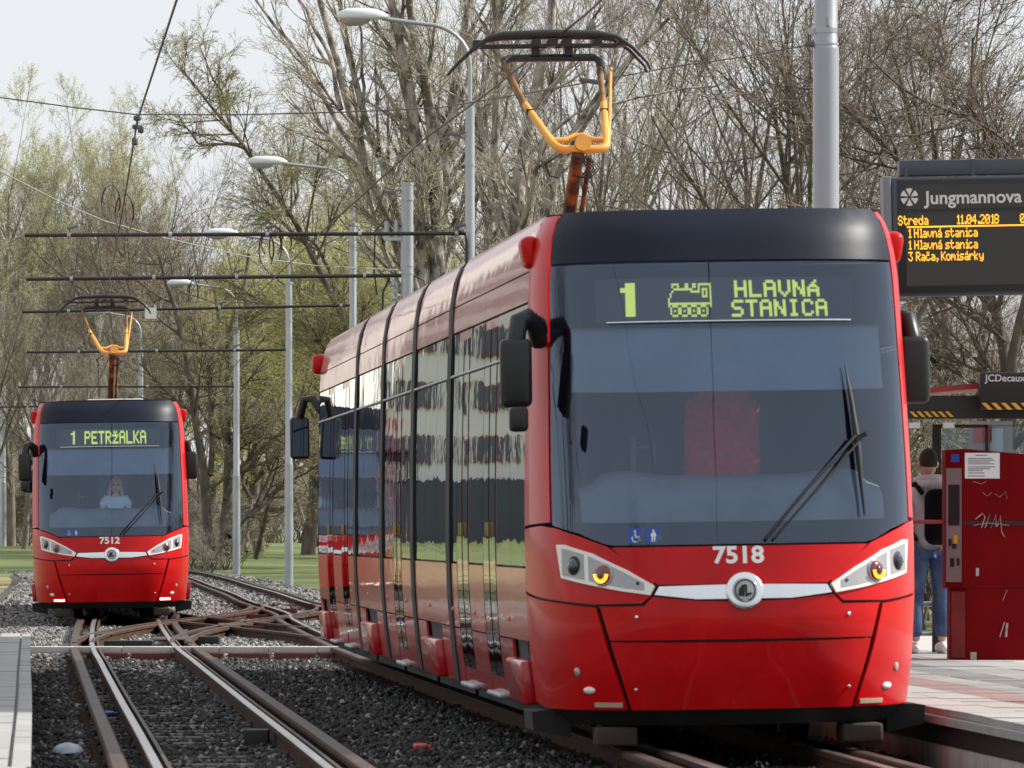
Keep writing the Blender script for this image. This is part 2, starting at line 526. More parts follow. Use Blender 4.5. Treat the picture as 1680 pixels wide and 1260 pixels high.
def build_tram():
    T = bpy.data.objects.new('tram', None); COL.objects.link(T)
    # ---- front
    def both(poly, m, name, **k):
        panel(poly, m, name, T, **k); panel(poly, m, name, T, mirror=True, **k)
    g = .012
    # dark carcass behind all panels, closes every gap (full wrap, below the glass)
    car = [(-1.25, .27), (1.25, .27), (1.25, 1.33), (-1.25, 1.33)]
    panel([(-UEND, .26), (UEND, .26), (UEND, 1.02), (1.22, 1.0), (.8, 1.33), (-.8, 1.33), (-1.22, 1.0), (-UEND, 1.02)], m_seam, 'front_frame', T, off=-.03, thick=.01, grid=.12, inU=True)
    ch = [(.575, .985), (.3, .957), (0, .947), (-.3, .957), (-.575, .985)]
    panel([(-.843, .712), (.843, .712), (.893, .925), (.63, .925)] + ch + [(-.63, .925), (-.893, .925)], m_red, 'upper_bumper_panel', T)
    cl = [(-.735, .27), (.735, .27), (.839, .70)] + [(.5, .695), (0, .69), (-.5, .695)] + [(-.839, .70)]
    panel(cl, m_red, 'lower_bumper_panel', T)
    both([(-.762, .27), (-.872, .70), (-.918, .918), (-1.1, .945), (-1.25, 1.0), (-1.25, .30), (-1.22, .27)], m_red, 'corner_bumper')
    # headlight surround
    hs = [(-.64, .945), (-.93, .94), (-1.12, .965), (-1.25, 1.02), (-1.25, 1.42), (-1.2, 1.44), (-1.13, 1.425), (-1.0, 1.372), (-.84, 1.305), (-.70, 1.20), (-.56, 1.085), (-.578, .998)]
    both(hs, m_red, 'headlight_surround')
    panel([(-.54, 1.06), (.54, 1.06), (.68, 1.175), (.815, 1.297), (-.815, 1.297), (-.68, 1.175)], m_red, 'hood_panel', T)
    # chrome strip in two halves + badge ring
    for sx in (1, -1):
        panel([(sx * x, z) for x, z in [(.10, .966), (.3, .966), (.56, .997), (.53, 1.048), (.3, 1.052), (.10, 1.055)]], m_chrome, 'chrome_strip', T, off=.008)
    badge = disc_on('badge', 0, 1.012, .118, m_chrome, T, .03, dome=.012, n=32)
    disc_on('badge_face', 0, 1.012, .080, m_lens_grey, badge, .045, dome=.004, n=28)
    bm_ = MB()
    # winged arrow emblem inside the ring
    def bf(x, z): return fp(x, 1.012 + z, .054)
    for k in range(24):
        a = 2 * math.pi * k / 24; b = 2 * math.pi * (k + 1) / 24
        bm_.add([bf(math.cos(a) * .066, math.sin(a) * .066), bf(math.cos(b) * .066, math.sin(b) * .066), bf(math.cos(b) * .058, math.sin(b) * .058), bf(math.cos(a) * .058, math.sin(a) * .058)], [(0, 1, 2, 3)])
    for poly in ([(-.045, -.03), (-.005, -.036), (.0, .035), (-.02, .03), (-.04, .005)], [(.0, -.04), (.042, -.022), (.036, -.012), (.012, -.018), (.012, .03), (.0, .035)]):
        bm_.add([bf(x, z) for x, z in poly], [tuple(range(len(poly)))])
    bm_.build('badge_emblem', m_seam, badge)
    # headlights
    for sx in (-1, 1):
        hp = [(.555, 1.052), (.585, .995), (.75, 1.02), (.93, 1.06), (1.095, 1.108), (1.115, 1.318), (1.07, 1.318), (.92, 1.262), (.72, 1.155)]
        H = panel([(sx * x, z) for x, z in hp], m_lamp_cream, 'headlight', T, off=.014, thick=.03, grid=.05)
        for (x0, x1, nm) in ((.965, 1.085, 0), (.62, .94, 1)):
            lo = lambda x: np.interp(x, [.585, .75, .93, 1.095], [1.02, 1.04, 1.085, 1.128])
            hi = lambda x: np.interp(x, [.585, .72, .92, 1.07, 1.1], [1.05, 1.13, 1.238, 1.293, 1.295])
            q = [(x, float(lo(x))) for x in np.linspace(x0, x1, 4)] + [(x, float(hi(x))) for x in np.linspace(x1, x0, 4)]
            panel([(sx * x, z) for x, z in q], m_lamp_cover, 'reflector', H, off=.0165, thick=.002, grid=.05)
        disc_on('lamp_lens', sx * 1.02, 1.185, .060, m_seam, H, .022, dome=.004)
        disc_on('lamp_lens', sx * 1.02, 1.185, .046, m_lens_dark, H, .030, dome=.02)
        disc_on('lamp_lens', sx * .855, 1.125, .074, m_lens_grey, H, .022, dome=.004)
        disc_on('lamp_lens', sx * .855, 1.125, .062, m_lens_red, H, .030, dome=.016)
        disc_on('lamp_lens', sx * .855, 1.125, .026, m_lens_dark, H, .052, dome=.008, n=14)
        disc_on('headlight_bolt', sx * .655, 1.068, .012, m_lens_dark, H, .02, n=10)
        # low lamps
        disc_on('parking_sensor', sx * 1.045, .512, .028, m_lens_grey, T, .006, dome=.008, n=14)
        disc_on('reflector_lamp', sx * .985, .395, .054, m_fog_white, T, .006, rz=.024, dome=.012, n=20)
        disc_on('panel_bolt', sx * .675, .858, .013, m_chrome, T, .006, dome=.004, n=10)
        disc_on('panel_bolt', sx * .70, .40, .012, m_chrome, T, .006, dome=.004, n=10)
        mb = MB(); q = [fp(sx * .955, .288, .006), fp(sx * .785, .288, .006), fp(sx * .785, .322, .006), fp(sx * .955, .322, .006)]
        # rounded corner lamp at the roof edge
        mk = MB(); mk.box((sx * 1.185, 1.72, 3.22), (.12, .28, .21), ry=sx * R(10), bev=.05); mk.build('roof_marker_lamp', m_red, T)
        # pillars beside the windshield
        pil = [(1.155, 1.462), (1.25, 1.44), (1.25, 3.44), (1.175, 3.44), (1.165, 3.1), (1.158, 2.2)]
        panel([(sx * x, z) for x, z in pil], m_red, 'windshield_pillar', T, off=.0, grid=.09)
        # strip that carries the pillar up over the roof corner
    # windshield pieces
    # windshield ends on the pillars (x 1.14 -> U)
    ux = 1.143
    wp = [(-ux, 1.445), (-1.0, 1.392), (-.86, 1.325), (-.80, 1.31), (.80, 1.31), (.86, 1.325), (1.0, 1.392), (ux, 1.445), (1.146, 2.2), (1.153, 3.105), (-1.153, 3.105), (-1.146, 2.2)]
    panel(wp, m_windshield, 'windshield', T, off=.0, thick=.006)
    top = [(-1.155, 3.12), (1.155, 3.12), (1.165, 3.30), (1.165, 3.455), (-1.165, 3.455), (-1.165, 3.30)]
    panel(top, m_black_gloss, 'front_top_panel', T)
    # masks behind the glass
    panel([(-ux, 1.44), (-1.0, 1.387), (-.86, 1.32), (-.80, 1.308), (.80, 1.308), (.86, 1.32), (1.0, 1.387), (ux, 1.44), (ux, 1.47), (.95, 1.455), (-.95, 1.455), (-ux, 1.47)], m_black_gloss, 'lower_glass_mask', T, off=-.012, thick=.01)
    panel([(-1.15, 2.705), (1.15, 2.705), (1.153, 3.10), (-1.153, 3.10)], m_black_gloss, 'upper_glass_mask', T, off=-.016, thick=.01)
    panel([(-1.07, 2.30), (1.07, 2.30), (1.07, 2.712), (-1.07, 2.712)], m_blind, 'sun_blind', T, off=-.06, thick=.004, grid=.12)
    D = panel([(-.88, 2.735), (.84, 2.735), (.84, 3.01), (-.88, 3.01)], m_disp_bg, 'destination_display', T, off=-.010, thick=.004)
    mb = MB(); mb.tube([fp(x, 2.722, .012) for x in np.linspace(-.8, .80, 14)], .006, 6); mb.build('display_ledge', m_chrome, T)
    mb = MB()
    mb.box(fp(-.66, 1.367, .004), (.10, .004, .098)); mb.box(fp(-.555, 1.367, .004), (.10, .004, .098))
    for b_ in (0,): pass
    St = mb.build('accessibility_sticker', m_blue, T)
    # tilt the sticker onto the glass is negligible; pictograms
    mb = MB()
    c = fp(-.66, 1.367, .0)
    def sp(x, z, cx=-.66): p = fp(cx, 1.367, .0); return Vector((p.x + x, p.y - .009, p.z + z))
    for k in range(10):
        a = R(150 + k * 26); b = R(150 + (k + 1) * 26)
        mb.add([sp(-.004 + math.cos(a) * .026, -.014 + math.sin(a) * .026), sp(-.004 + math.cos(b) * .026, -.014 + math.sin(b) * .026), sp(-.004 + math.cos(b) * .019, -.014 + math.sin(b) * .019), sp(-.004 + math.cos(a) * .019, -.014 + math.sin(a) * .019)], [(0, 1, 2, 3)])
    mb.add([sp(-.012, .022), sp(-.003, .022), sp(.0, -.008), sp(-.008, -.008)], [(0, 1, 2, 3)])
    mb.add([sp(-.006, -.010), sp(.018, -.010), sp(.018, -.003), sp(-.006, -.003)], [(0, 1, 2, 3)])
    mb.add([sp(.013, -.010), sp(.020, -.010), sp(.032, -.030), sp(.025, -.032)], [(0, 1, 2, 3)])
    mb.add([sp(-.008 + math.cos(R(45 * k)) * .007, .031 + math.sin(R(45 * k)) * .007) for k in range(8)], [tuple(range(8))])
    q = lambda x, z: sp(x, z, -.555)
    mb.add([q(-.013, -.036), q(-.003, -.036), q(-.002, .0), q(-.012, .0)], [(0, 1, 2, 3)])
    mb.add([q(.004, -.036), q(.013, -.036), q(.012, .0), q(.002, .0)], [(0, 1, 2, 3)])
    mb.add([q(-.020, .0), q(.020, .0), q(.012, .022), q(-.012, .022)], [(0, 1, 2, 3)])
    mb.add([q(math.cos(R(45 * k)) * .008, .032 + math.sin(R(45 * k)) * .008) for k in range(8)], [tuple(range(8))])
    mb.build('pictogram', m_white, St)
    # wiper
    wa = MB()
    wa.tube([fp(.14, 1.33, .03), fp(.42, 1.64, .06), fp(.74, 1.965, .06)], .011, 6)
    wa.tube([fp(.19, 1.33, .03), fp(.46, 1.61, .06), fp(.76, 1.93, .06)], .008, 6)
    Wp = wa.build('wiper', m_seam, T)
    wb = MB(); wb.tube([fp(.725, 2.43, .03), fp(.745, 2.2, .035), fp(.76, 1.95, .04), fp(.77, 1.7, .035), fp(.785, 1.47, .03)], [.004, .016, .024, .016, .008], 6)
    wb.box(fp(.77, 1.96, .055), (.09, .03, .03), ry=R(-25))
    wb.build('wiper_blade', m_seam, Wp)
    # black skirt below the bumper
    sk = MB(); us = np.linspace(-UEND, UEND, 40)
    def skp(u, z, off=0):
        p = front(u, .27); n_ = front_n(u, .3); n_.z = 0; n_.normalize(); p = p + n_ * off; p.z = z; return p
    vs = [skp(u, z, o) for z, o in ((.268, -.02), (.25, -.05), (.17, -.13)) for u in us]; n = len(us)
    sk.add(vs, [(j * n + i, j * n + i + 1, (j + 1) * n + i + 1, (j + 1) * n + i) for j in range(2) for i in range(n - 1)], True)
    sk.build('front_skirt', m_under, T)
    for sx in (-1, 1):
        wd = MB(); wd.prism([(sx * 1.20, .26), (sx * 1.27, .25), (sx * 1.26, .13), (sx * 1.02, .08), (sx * 1.02, .26)], 1.05, 1.75); wd.build('corner_guard', m_under, T)
        cc = MB(); cc.box((sx * .78, .55, .10), (.26, .35, .12), bev=.02); cc.build('sand_box', m_box_brown, T)
    # mirrors
    for sx in (-1, 1):
        mx, my = (-1.35, .92) if sx < 0 else (1.30, 1.6)
        ar = MB(); ar.tube([(sx * 1.17, my + .23, 2.62), (sx * 1.20, my + .15, 2.73), (mx - sx * .085, my + .09, 2.775), (mx - sx * .03, my + .03, 2.755), (mx, my, 2.60)], [.07, .068, .065, .062, .06], 10)
        A = ar.build('mirror', m_mirror_case, T)
        c = MB(); c.box((mx, my - .02, 2.42), (.205, .13, .44), bev=.045); c.build('mirror_case', m_mirror_case, A)
        gl = MB(); gl.box((mx, my + .049, 2.42), (.165, .006, .38)); gl.build('mirror_glass', m_mirror, A)
    lm = MB(); lm.box((-1.36, .60, 2.12), (.12, .10, .16), bev=.03); lm.build('lower_mirror', m_mirror_case, T)
    # ---- cab interior
    c = MB(); c.box((0, 2.1, 1.9), (2.3, .05, 2.6)); CW = c.build('cab_wall', m_cab, T)
    c = MB(); c.box((-.55, 2.06, 1.95), (.62, .01, 1.3)); c.build('cab_door', m_cab, CW)
    c = MB()
    for x in (-.50, -.36): c.box((x, 2.045, 1.90), (.040 if x < -.4 else .018, .02, .23 if x < -.4 else .15), bev=.006)
    c.box((-.44, 2.035, 1.945), (.09, .015, .012)); c.build('door_lock', m_cab_trim, CW)
    c = MB(); c.box((0, 1.45, 2.74), (1.9, 1.2, .03)); c.build('cab_ceiling', m_cab, T)
    c = MB(); c.box((0, 1.3, 1.0), (2.0, 1.4, .04)); c.build('cab_floor', m_cab, T)
    vs = []; fs = []; xs = np.linspace(-1.02, 1.02, 25); prof = [(.09, 1.44), (.16, 1.60), (.30, 1.70), (.52, 1.75), (.62, 1.70), (.66, 1.40)]
    for dy, z in prof:
        for x in xs:
            p = fp(x * .98, 1.5); hump = .035 * math.exp(-((abs(x) - .72) / .18) ** 2)
            vs.append((p.x * .97, p.y + dy, z + (hump if z > 1.55 else 0) - (.05 if abs(x) > .9 and z > 1.6 else 0)))
    n = len(xs)
    fs = [(j * n + i, j * n + i + 1, (j + 1) * n + i + 1, (j + 1) * n + i) for j in range(len(prof) - 1) for i in range(n - 1)]
    c = MB(); c.add(vs, fs, True); c.build('dashboard', m_dash, T)
    return T

def build_sides(T):
    for si, (ya, yb) in enumerate(SEC):
        # roof of this section, with front cap on the first and rear cap on the last
        prof = [(-W(z), z) for z in ROOFZ] + [(-.8, 3.478), (-.3, 3.485), (.3, 3.485), (.8, 3.478)] + [(W(z), z) for z in ROOFZ[::-1]]
        mb = MB(); ys = np.linspace(ya, yb, 6); n = len(prof)
        vs = [(x, y, z) for y in ys for x, z in prof]
        mb.add(vs, [(j * n + i, j * n + i + 1, (j + 1) * n + i + 1, (j + 1) * n + i) for j in range(len(ys) - 1) for i in range(n - 1)], True)
        mb.build('roof', m_red_side, T)
        bmq = MB(); bmq.box((.12, (ya + yb) / 2, 3.505), (.9, (yb - ya) * .6, .05), bev=.015); bmq.build('roof_unit', m_roofgrey, T)
        # dark inner box so no light leaks through panel gaps
        ib = MB()
        pin = [(-W(z) + .035, z) for z in (.3, .7, 1.2, 2.0, 2.7, 3.1, 3.3)]
        pr = pin + [(-x, z) for x, z in pin[::-1]]
        y0i = ya + (.62 if si == 0 else .0)
        ib.prism(pr, y0i, yb)
        ib.build('inner_shell', m_seam, T)
        u = MB(); u.box((0, (ya + yb) / 2, .24), (2.1, yb - ya, .16)); u.build('underframe', m_under, T)
        for sx in (-1, 1):
            doors = DOORS[si]; bog = BOGIE.get(si)
            # spans between doors
            spans = []; y = ya
            for a, b in doors: spans.append((y, a)); y = b
            spans.append((y, yb))
            for a, b in spans:
                a2, b2 = a + .008, b - .008
                side_band('lower_side_panel', m_red_side, T, sx, a2, b2, .69, 1.165)
                # skirt, leaving the bogie opening free
                if bog and bog[0] >= a - .01 and bog[1] <= b + .01:
                    parts = [(a2, bog[0]), (bog[1], b2)]
                    c = MB(); c.box((sx * 1.218, (bog[0] + bog[1]) / 2, .42), (.10, bog[1] - bog[0] - .1, .29), ry=sx * R(6), bev=.02); c.build('bogie_cover', m_red_side, T)
                else: parts = [(a2, b2)]
                for p, q in parts:
                    if q - p > .05: side_band('skirt_panel', m_red_side, T, sx, p, q, .27, .68)
                side_band('roof_side_panel', m_red_side, T, sx, a2, b2, 2.90, 3.09)
                # windows between thin mullions
                L = b2 - a2; nw = max(1, int(round(L / 1.55)))
                for k in range(nw):
                    p = a2 + L * k / nw + .006; q = a2 + L * (k + 1) / nw - .006
                    side_band('side_window', m_side_glass, T, sx, p, q, 1.18, 2.555, off=-.003, thick=.012)
                    side_band('upper_window', m_side_glass, T, sx, p, q, 2.585, 2.885, off=-.003, thick=.012)
                # orange marker
                c = MB(); c.box((sx * (W(.8) + .004), (a + b) / 2 + .3, .82), (.016, .07, .035), bev=.008); c.build('side_marker', m_orange, T)
            tr = MB()
            tr.tube([(side_y(sx, 2.57, .004), y, 2.57) for y in np.linspace(ya, yb, 3)], .011, 6)
            tr.build('window_rail', m_grey_step, T)
            for a, b in doors:
                mid = (a + b) / 2
                for p, q in ((a + .015, mid - .006), (mid + .006, b - .015)):
                    Dr = side_band('door', m_red_side, T, sx, p, q, .285, 2.885, off=-.006, nz=14)
                    side_band('door_glass', m_side_glass, Dr, sx, p + .05, q - .05, .40, 2.82, off=.0, nz=14, thick=.004)
                    c = MB(); c.box((sx * (W(1.4) + .012), (q if p == a + .015 else p) + (-.09 if p == a + .015 else .09), 1.42), (.015, .03, .10), bev=.006); c.build('door_button', m_brass, Dr)
                side_band('roof_side_panel', m_red_side, T, sx, a, b, 2.90, 3.09)
                c = MB(); c.box((sx * 1.20, mid, .27), (.07, b - a - .05, .035), bev=.012); c.build('door_step', m_grey_step, T)
        # bellows behind this section
        if si < 4:
            y0b, y1b = yb, SEC[si + 1][0]
            pin = [(-W(z) - .012, z) for z in (.27, .5, .9, 1.3, 2.0, 2.7, 3.1, 3.3, 3.42)] + [(-.7, 3.49)]
            pr = pin + [(-x, z) for x, z in pin[::-1]]
            b_ = MB(); b_.prism(pr, y0b - .01, y1b + .01); b_.build('bellows', m_rubber, T)
    # tail of the tram: simple closed end with its own mirrors and roof lamps
    ye = SEC[-1][1]
    pin = [(-W(z), z) for z in (.27, .6, .95, 1.3, 2.0, 2.7, 3.0, 3.2, 3.3, 3.42, 3.46)]
    pr = pin + [(-x, z) for x, z in pin[::-1]]
    b_ = MB(); n = len(pr)
    vs = []
    for k in range(7):
        t = k / 6; sc = 1 - .55 * (1 - math.cos(t * math.pi / 2)); yy = ye + 1.45 * math.sin(t * math.pi / 2)
        vs += [(x * sc, yy - max(0, z - 1.2) * .2 * t, z) for x, z in pr]
    b_.add(vs, [(k * n + i, k * n + (i + 1) % n, (k + 1) * n + (i + 1) % n, (k + 1) * n + i) for k in range(6) for i in range(n)], True)
    b_.add(vs[-n:], [tuple(range(n))])
    b_.build('rear_cab', m_red_side, T)
    for sx in (-1, 1):
        mk = MB(); mk.box((sx * 1.19, ye + .30, 3.20), (.16, .26, .21), bev=.05); mk.build('roof_marker_lamp', m_red, T)
        ar = MB(); ar.tube([(sx * 1.15, ye + .75, 2.70), (sx * 1.24, ye + .8, 2.84), (sx * 1.33, ye + .85, 2.84), (sx * 1.385, ye + .9, 2.62)], .048, 8)
        A = ar.build('mirror', m_mirror_case, T)
        c = MB(); c.box((sx * 1.385, ye + .92, 2.42), (.215, .13, .46), bev=.045); c.build('mirror_case', m_mirror_case, A)
        gl = MB(); gl.box((sx * 1.385, ye + .851, 2.42), (.165, .006, .40), bev=.0); gl.build('mirror_glass', m_mirror, A)
    # wheels
    for yc in (2.0, 3.8, 11.0, 12.8, 20.0, 21.8, 29.0, 30.4):
        c = MB()
        for sx in (-1, 1): c.cyl((sx * .46, yc, .33), (sx * .60, yc, .33), .33, 24)
        c.cyl((-.5, yc, .33), (.5, yc, .33), .07, 10)
        c.build('wheelset', m_under, T)

def build_pantograph(T):
    yb = 15.0
    b = MB(); b.box((0, yb, 3.68), (.8, .9, .10), bev=.02)
    for x in (-.35, .35):
        for y in (-.35, .35): b.cyl((x, yb + y, 3.45), (x, yb + y, 3.66), .05, 10)
    P = b.build('pantograph', m_panto_black, T)
    kz, hz = 4.54, 5.40
    a = MB(); a.tube([(.10, yb + .5, 3.70), (.13, yb - .9, kz)], [.062, .055], 12); a.build('lower_arm', m_yellow_old, P)
    a = MB(); a.tube([(.19, yb + .3, 3.72), (.23, yb - .85, kz - .05)], .022, 8); a.build('guide_rod', m_yellow_old, P)
    ky = yb - .9; hy = yb + .3
    def u(x, t): return (x + .05 * (1 - t) + .03, ky + (hy - ky) * t, kz + (hz - kz) * t)
    f = MB()
    f.tube([u(-.315, .50), u(-.22, .26), u(-.155, .10), u(-.12, .05), u(-.08, .025), u(.10, .015), u(.25, .025), u(.29, .05), u(.305, .11), u(.345, .50)], [.030, .034, .035, .035, .035, .035, .035, .035, .035, .032], 10)
    f.tube([u(-.17, .12), u(-.03, .12), u(.05, .165), u(.12, .165), u(.19, .12), u(.30, .12)], .025, 8)
    f.tube([u(.33, .13), u(.40, .5), u(.47, .88)], .014, 6)
    f.tube([(.17, ky + .02, kz + .05), (.17, ky - .05, kz + .07)], .07, 12)
    f.build('upper_frame', m_yellow, P)
    f = MB()
    f.tube([u(-.315, .50), u(-.39, .80), u(-.42, .93), u(-.43, .98), u(-.39, 1.0)], .024, 8)
    f.tube([u(.345, .50), u(.375, .88)], .026, 8)
    f.build('upper_frame_tip', m_yellow_old, P)
    f = MB()
    f.tube([u(-.42, .97), u(-.36, 1.0), u(.35, 1.0), u(.385, .96), u(.38, .88)], .033, 8)
    for i in range(2):
        f.box(u(-.29 + .625 * i, .42), (.06, .06, .05))
    f.build('head_bar', m_panto_black, P)
    h = MB()
    for dy in (-.16, .16):
        h.tube([(-.86, hy + dy, 5.27), (-.80, hy + dy, 5.34), (-.66, hy + dy, 5.47), (-.52, hy + dy, 5.565), (-.40, hy + dy, 5.59), (0, hy + dy, 5.60), (.40, hy + dy, 5.59), (.56, hy + dy, 5.565), (.70, hy + dy, 5.47), (.82, hy + dy, 5.34), (.845, hy + dy, 5.28)], [.012, .014, .018, .022, .03, .032, .03, .022, .018, .014, .012], 8)
        h.tube([(-.62, hy + dy * .8, 5.50), (.62, hy + dy * .8, 5.50)], .013, 6)
    for x in (-.62, -.12, .02, .14, .40, .62): h.box((x, hy, 5.52), (.08, .30, .06), bev=.01)
    h.box((-.12, hy, 5.47), (.07, .1, .1)); h.box((.16, hy, 5.47), (.07, .1, .1))
    h.build('collector_head', m_panto_black, P)
    cb = MB()
    for k in range(5):
        o = .05 + .02 * k
        cb.tube([(.05 + o * .5, ky, kz - .02), (.10 + o, ky - .02, kz - .06), (.14 + o * 1.3, ky, kz - .14), (.10 + o, ky, kz - .22), (.07, ky - .03, kz - .20)], .007, 5)
        cb.tube([(-.02, ky, kz - .02), (-.12 - o * .3, ky - .02, kz - .10), (-.11, ky, kz - .2), (-.03, ky, kz - .22)], .006, 5)
    cb.build('cable_loop', m_cable, P)
    P.location.x = .06

# two trams share every mesh; display, number and lamps differ
near = build_tram(); build_sides(near); build_pantograph(near)
far = copy_tree(near)

def finish_tram(T, number, msg, lit, center, slope):
    th = math.atan(slope)
    T.location = (center[0], center[1], 0)
    T.rotation_euler = (0, R(-.9), th)
    disp = [c for c in T.children if c.name.startswith('destination_display')][0]
    fn = lambda x, z: fp(x, z, -.004)
    mb = MB(); msg(mb, fn); mb.build('display_text', m_disp_px, disp)
    hood = [c for c in T.children if c.name.startswith('hood_panel')][0]
    p = fp(-.03, 1.23, .006)
    num = text_obj('fleet_number', number, .145, m_white, hood, loc=(0, 0, 0), rot=(0, 0, 0), bold=.0045, depth=.001, xs=1.12)
    # wrap the number onto the curved hood
    for v in num.data.vertices:
        q = fp(v.co.x - .03, 1.235 + v.co.y, .004 + max(0, v.co.z)); v.co = q
    for sx in (-1, 1):
        mb = MB(); x0, x1 = sx * .955, sx * .785
        xs = np.linspace(x0, x1, 5)
        vs = [fp(x, z, o) for z, o in ((.29, .002), (.29, .010), (.318, .010), (.318, .002)) for x in xs]
        mb.add(vs, [(j * 5 + i, j * 5 + i + 1, (j + 1) * 5 + i + 1, (j + 1) * 5 + i) for j in range(3) for i in range(4)])
        mb.build('bumper_light', m_lit_white if not lit else m_strip_off, T)
    if lit:
        for H in [c for c in T.children if c.name.startswith('headlight') and 'surround' not in c.name]:
            sx = 1 if sum(v.co.x for v in H.data.vertices) > 0 else -1
            mb = MB(); c = fp(sx * .855, 1.125); nn = front_n(U_of(sx * .855), 1.125)
            u = nn.cross(Vector((0, 0, 1))).normalized(); v = Vector((0, 0, 1))
            for rr, no in ((.052, 13), (.040, 10)):
                for k in range(no):
                    a = R(185 + 170 * k / (no - 1)); o = c + u * math.cos(a) * rr + v * math.sin(a) * rr + nn * (.046 if rr > .045 else .049)
                    mb.box(o, (.0085, .006, .0085))
            mb.build('indicator_diodes', m_led_orange, H)

def msg_near(mb, fn):
    dots(['.##', '###', '.##', '.##', '.##', '.##', '.##'], -.70, 2.965, .032, .031, fn, mb, 1.0)
    dots(LOCO, -.40, 2.965, .0125, .0155, fn, mb, .95)
    dot_text('HLAVNÁ', .045, 2.985, .105, .098, fn, mb)
    dot_text('STANICA', .02, 2.86, .105, .094, fn, mb)
def msg_far(mb, fn):
    dots(['.#', '##', '.#', '.#', '.#', '.#', '.#'], -.62, 2.965, .034, .030, fn, mb, 1.0)
    dot_text('PETRZALKA', -.40, 2.975, .20, .1145, fn, mb)

NEAR_C = (1.475, 43.4); NEAR_S = .0742
FAR_C = (-6.29, 109.0); FAR_S = .067
finish_tram(near, '7518', msg_near, True, NEAR_C, NEAR_S)
finish_tram(far, '7512', msg_far, False, FAR_C, FAR_S)
tag(near, 'large near red tram numbered 7518 with destination Hlavná stanica and no driver in view', 'tram', 'red articulated trams')
tag(far, 'farther red tram numbered 7512 with destination Petržalka and a woman driving it', 'tram', 'red articulated trams')
# ---------------------------------------------------------------- ground
m_grass = mat('lawn', (.075, .115, .026), .9, col2=(.135, .155, .045), vscale=.25, detail=8, bump=.6, bscale=3, bdist=.1, contrast=(.35, .65))
m_soil = mat('ballast_bed', (.085, .08, .075), .95, col2=(.035, .033, .032), vscale=6, bump=.8, bscale=25, bdist=.04)
m_path = mat('light_path', (.42, .41, .38), .9, var=.1)

T1 = [(20, 3.2), (44, 1.45), (60, .26), (80, -1.20), (93, -2.02), (109, -2.95), (118, -3.35), (136, -4.6), (155, -5.75), (177, -7.2), (205, -9.0), (235, -11.2), (262, -14.0), (285, -18.5), (305, -26.0), (318, -36.0), (326, -50.0)]
def smooth_path(pts, step=1.5):
    P = np.array([(x, y) for y, x in pts], float)
    out = []
    for i in range(len(P) - 1):
        p0 = P[max(i - 1, 0)]; p1 = P[i]; p2 = P[i + 1]; p3 = P[min(i + 2, len(P) - 1)]
        n = max(2, int(np.linalg.norm(p2 - p1) / step))
        for k in range(n):
            t = k / n
            out.append(.5 * ((2 * p1) + (-p0 + p2) * t + (2 * p0 - 5 * p1 + 4 * p2 - p3) * t * t + (-p0 + 3 * p1 - 3 * p2 + p3) * t ** 3))
    out.append(P[-1]); return np.array(out)
C1 = smooth_path(T1)
def offset_path(C, off):
    t = np.gradient(C, axis=0); t /= np.linalg.norm(t, axis=1)[:, None]
    return C + np.stack([t[:, 1], -t[:, 0]], 1) * off
_o = -3.12 - .15 * np.clip((75 - C1[:, 1]) / 35, 0, 1.2)
C2 = offset_path(C1, _o[:, None])
def t1x(y): return float(np.interp(y, C1[:, 1], C1[:, 0]))
def t2x(y): return float(np.interp(y, C2[:, 1], C2[:, 0]))

def gz(x, y):
    """terrain height"""
    z = -.22
    if y > 235: z += .85 * min(1, (y - 235) / 90.0) ** 1.2
    return z
mb = MB()
xs = np.concatenate([np.linspace(-1500, -150, 12), np.linspace(-120, 120, 41), np.linspace(150, 1500, 12)])
ys = np.concatenate([[-400, -100, 0], np.linspace(20, 400, 60), np.linspace(450, 3500, 14)])
rg = random.Random(5)
vs = [(x, y, gz(x, y) + (rg.uniform(-.04, .04) if abs(x) < 130 and 130 < y < 420 else 0)) for y in ys for x in xs]
n = len(xs)
mb.add(vs, [(j * n + i, j * n + i + 1, (j + 1) * n + i + 1, (j + 1) * n + i) for j in range(len(ys) - 1) for i in range(n - 1)], True)
mb.build('ground', m_grass, kind='structure')

m_dry = mat('dry_earth', (.30, .215, .09), .95, col2=(.20, .17, .075), vscale=.3, bump=.4, bscale=4)
mb = MB(); mb.add([(-60, 85, -.20), (-10.5, 85, -.20), (-12.5, 240, -.20), (-60, 240, -.20)], [(0, 1, 2, 3)])
mb.build('dry_ground', m_dry, kind='structure')
# ballast bed: wide strip that carries both tracks
mb = MB()
Cm = C1
prof = [(-6.4, -.27), (-5.6, -.165), (2.2, -.165), (3.0, -.27)]
mb.sweep(prof, [(p[0], p[1], 0) for p in Cm[::2]], closed=False, cap=False)
mb.build('ballast_bed', m_soil, kind='structure')

# loose stones, one mass; near ones real size, thinning with distance
def stone_mesh(name, m, seed):
    bm = bmesh.new(); bmesh.ops.create_icosphere(bm, subdivisions=1, radius=1)
    r_ = random.Random(seed)
    for v in bm.verts: v.co *= r_.uniform(.7, 1.15)
    for v in bm.verts: v.co.z *= .7
    me = bpy.data.meshes.new(name); bm.to_mesh(me); bm.free(); me.materials.append(m); return me

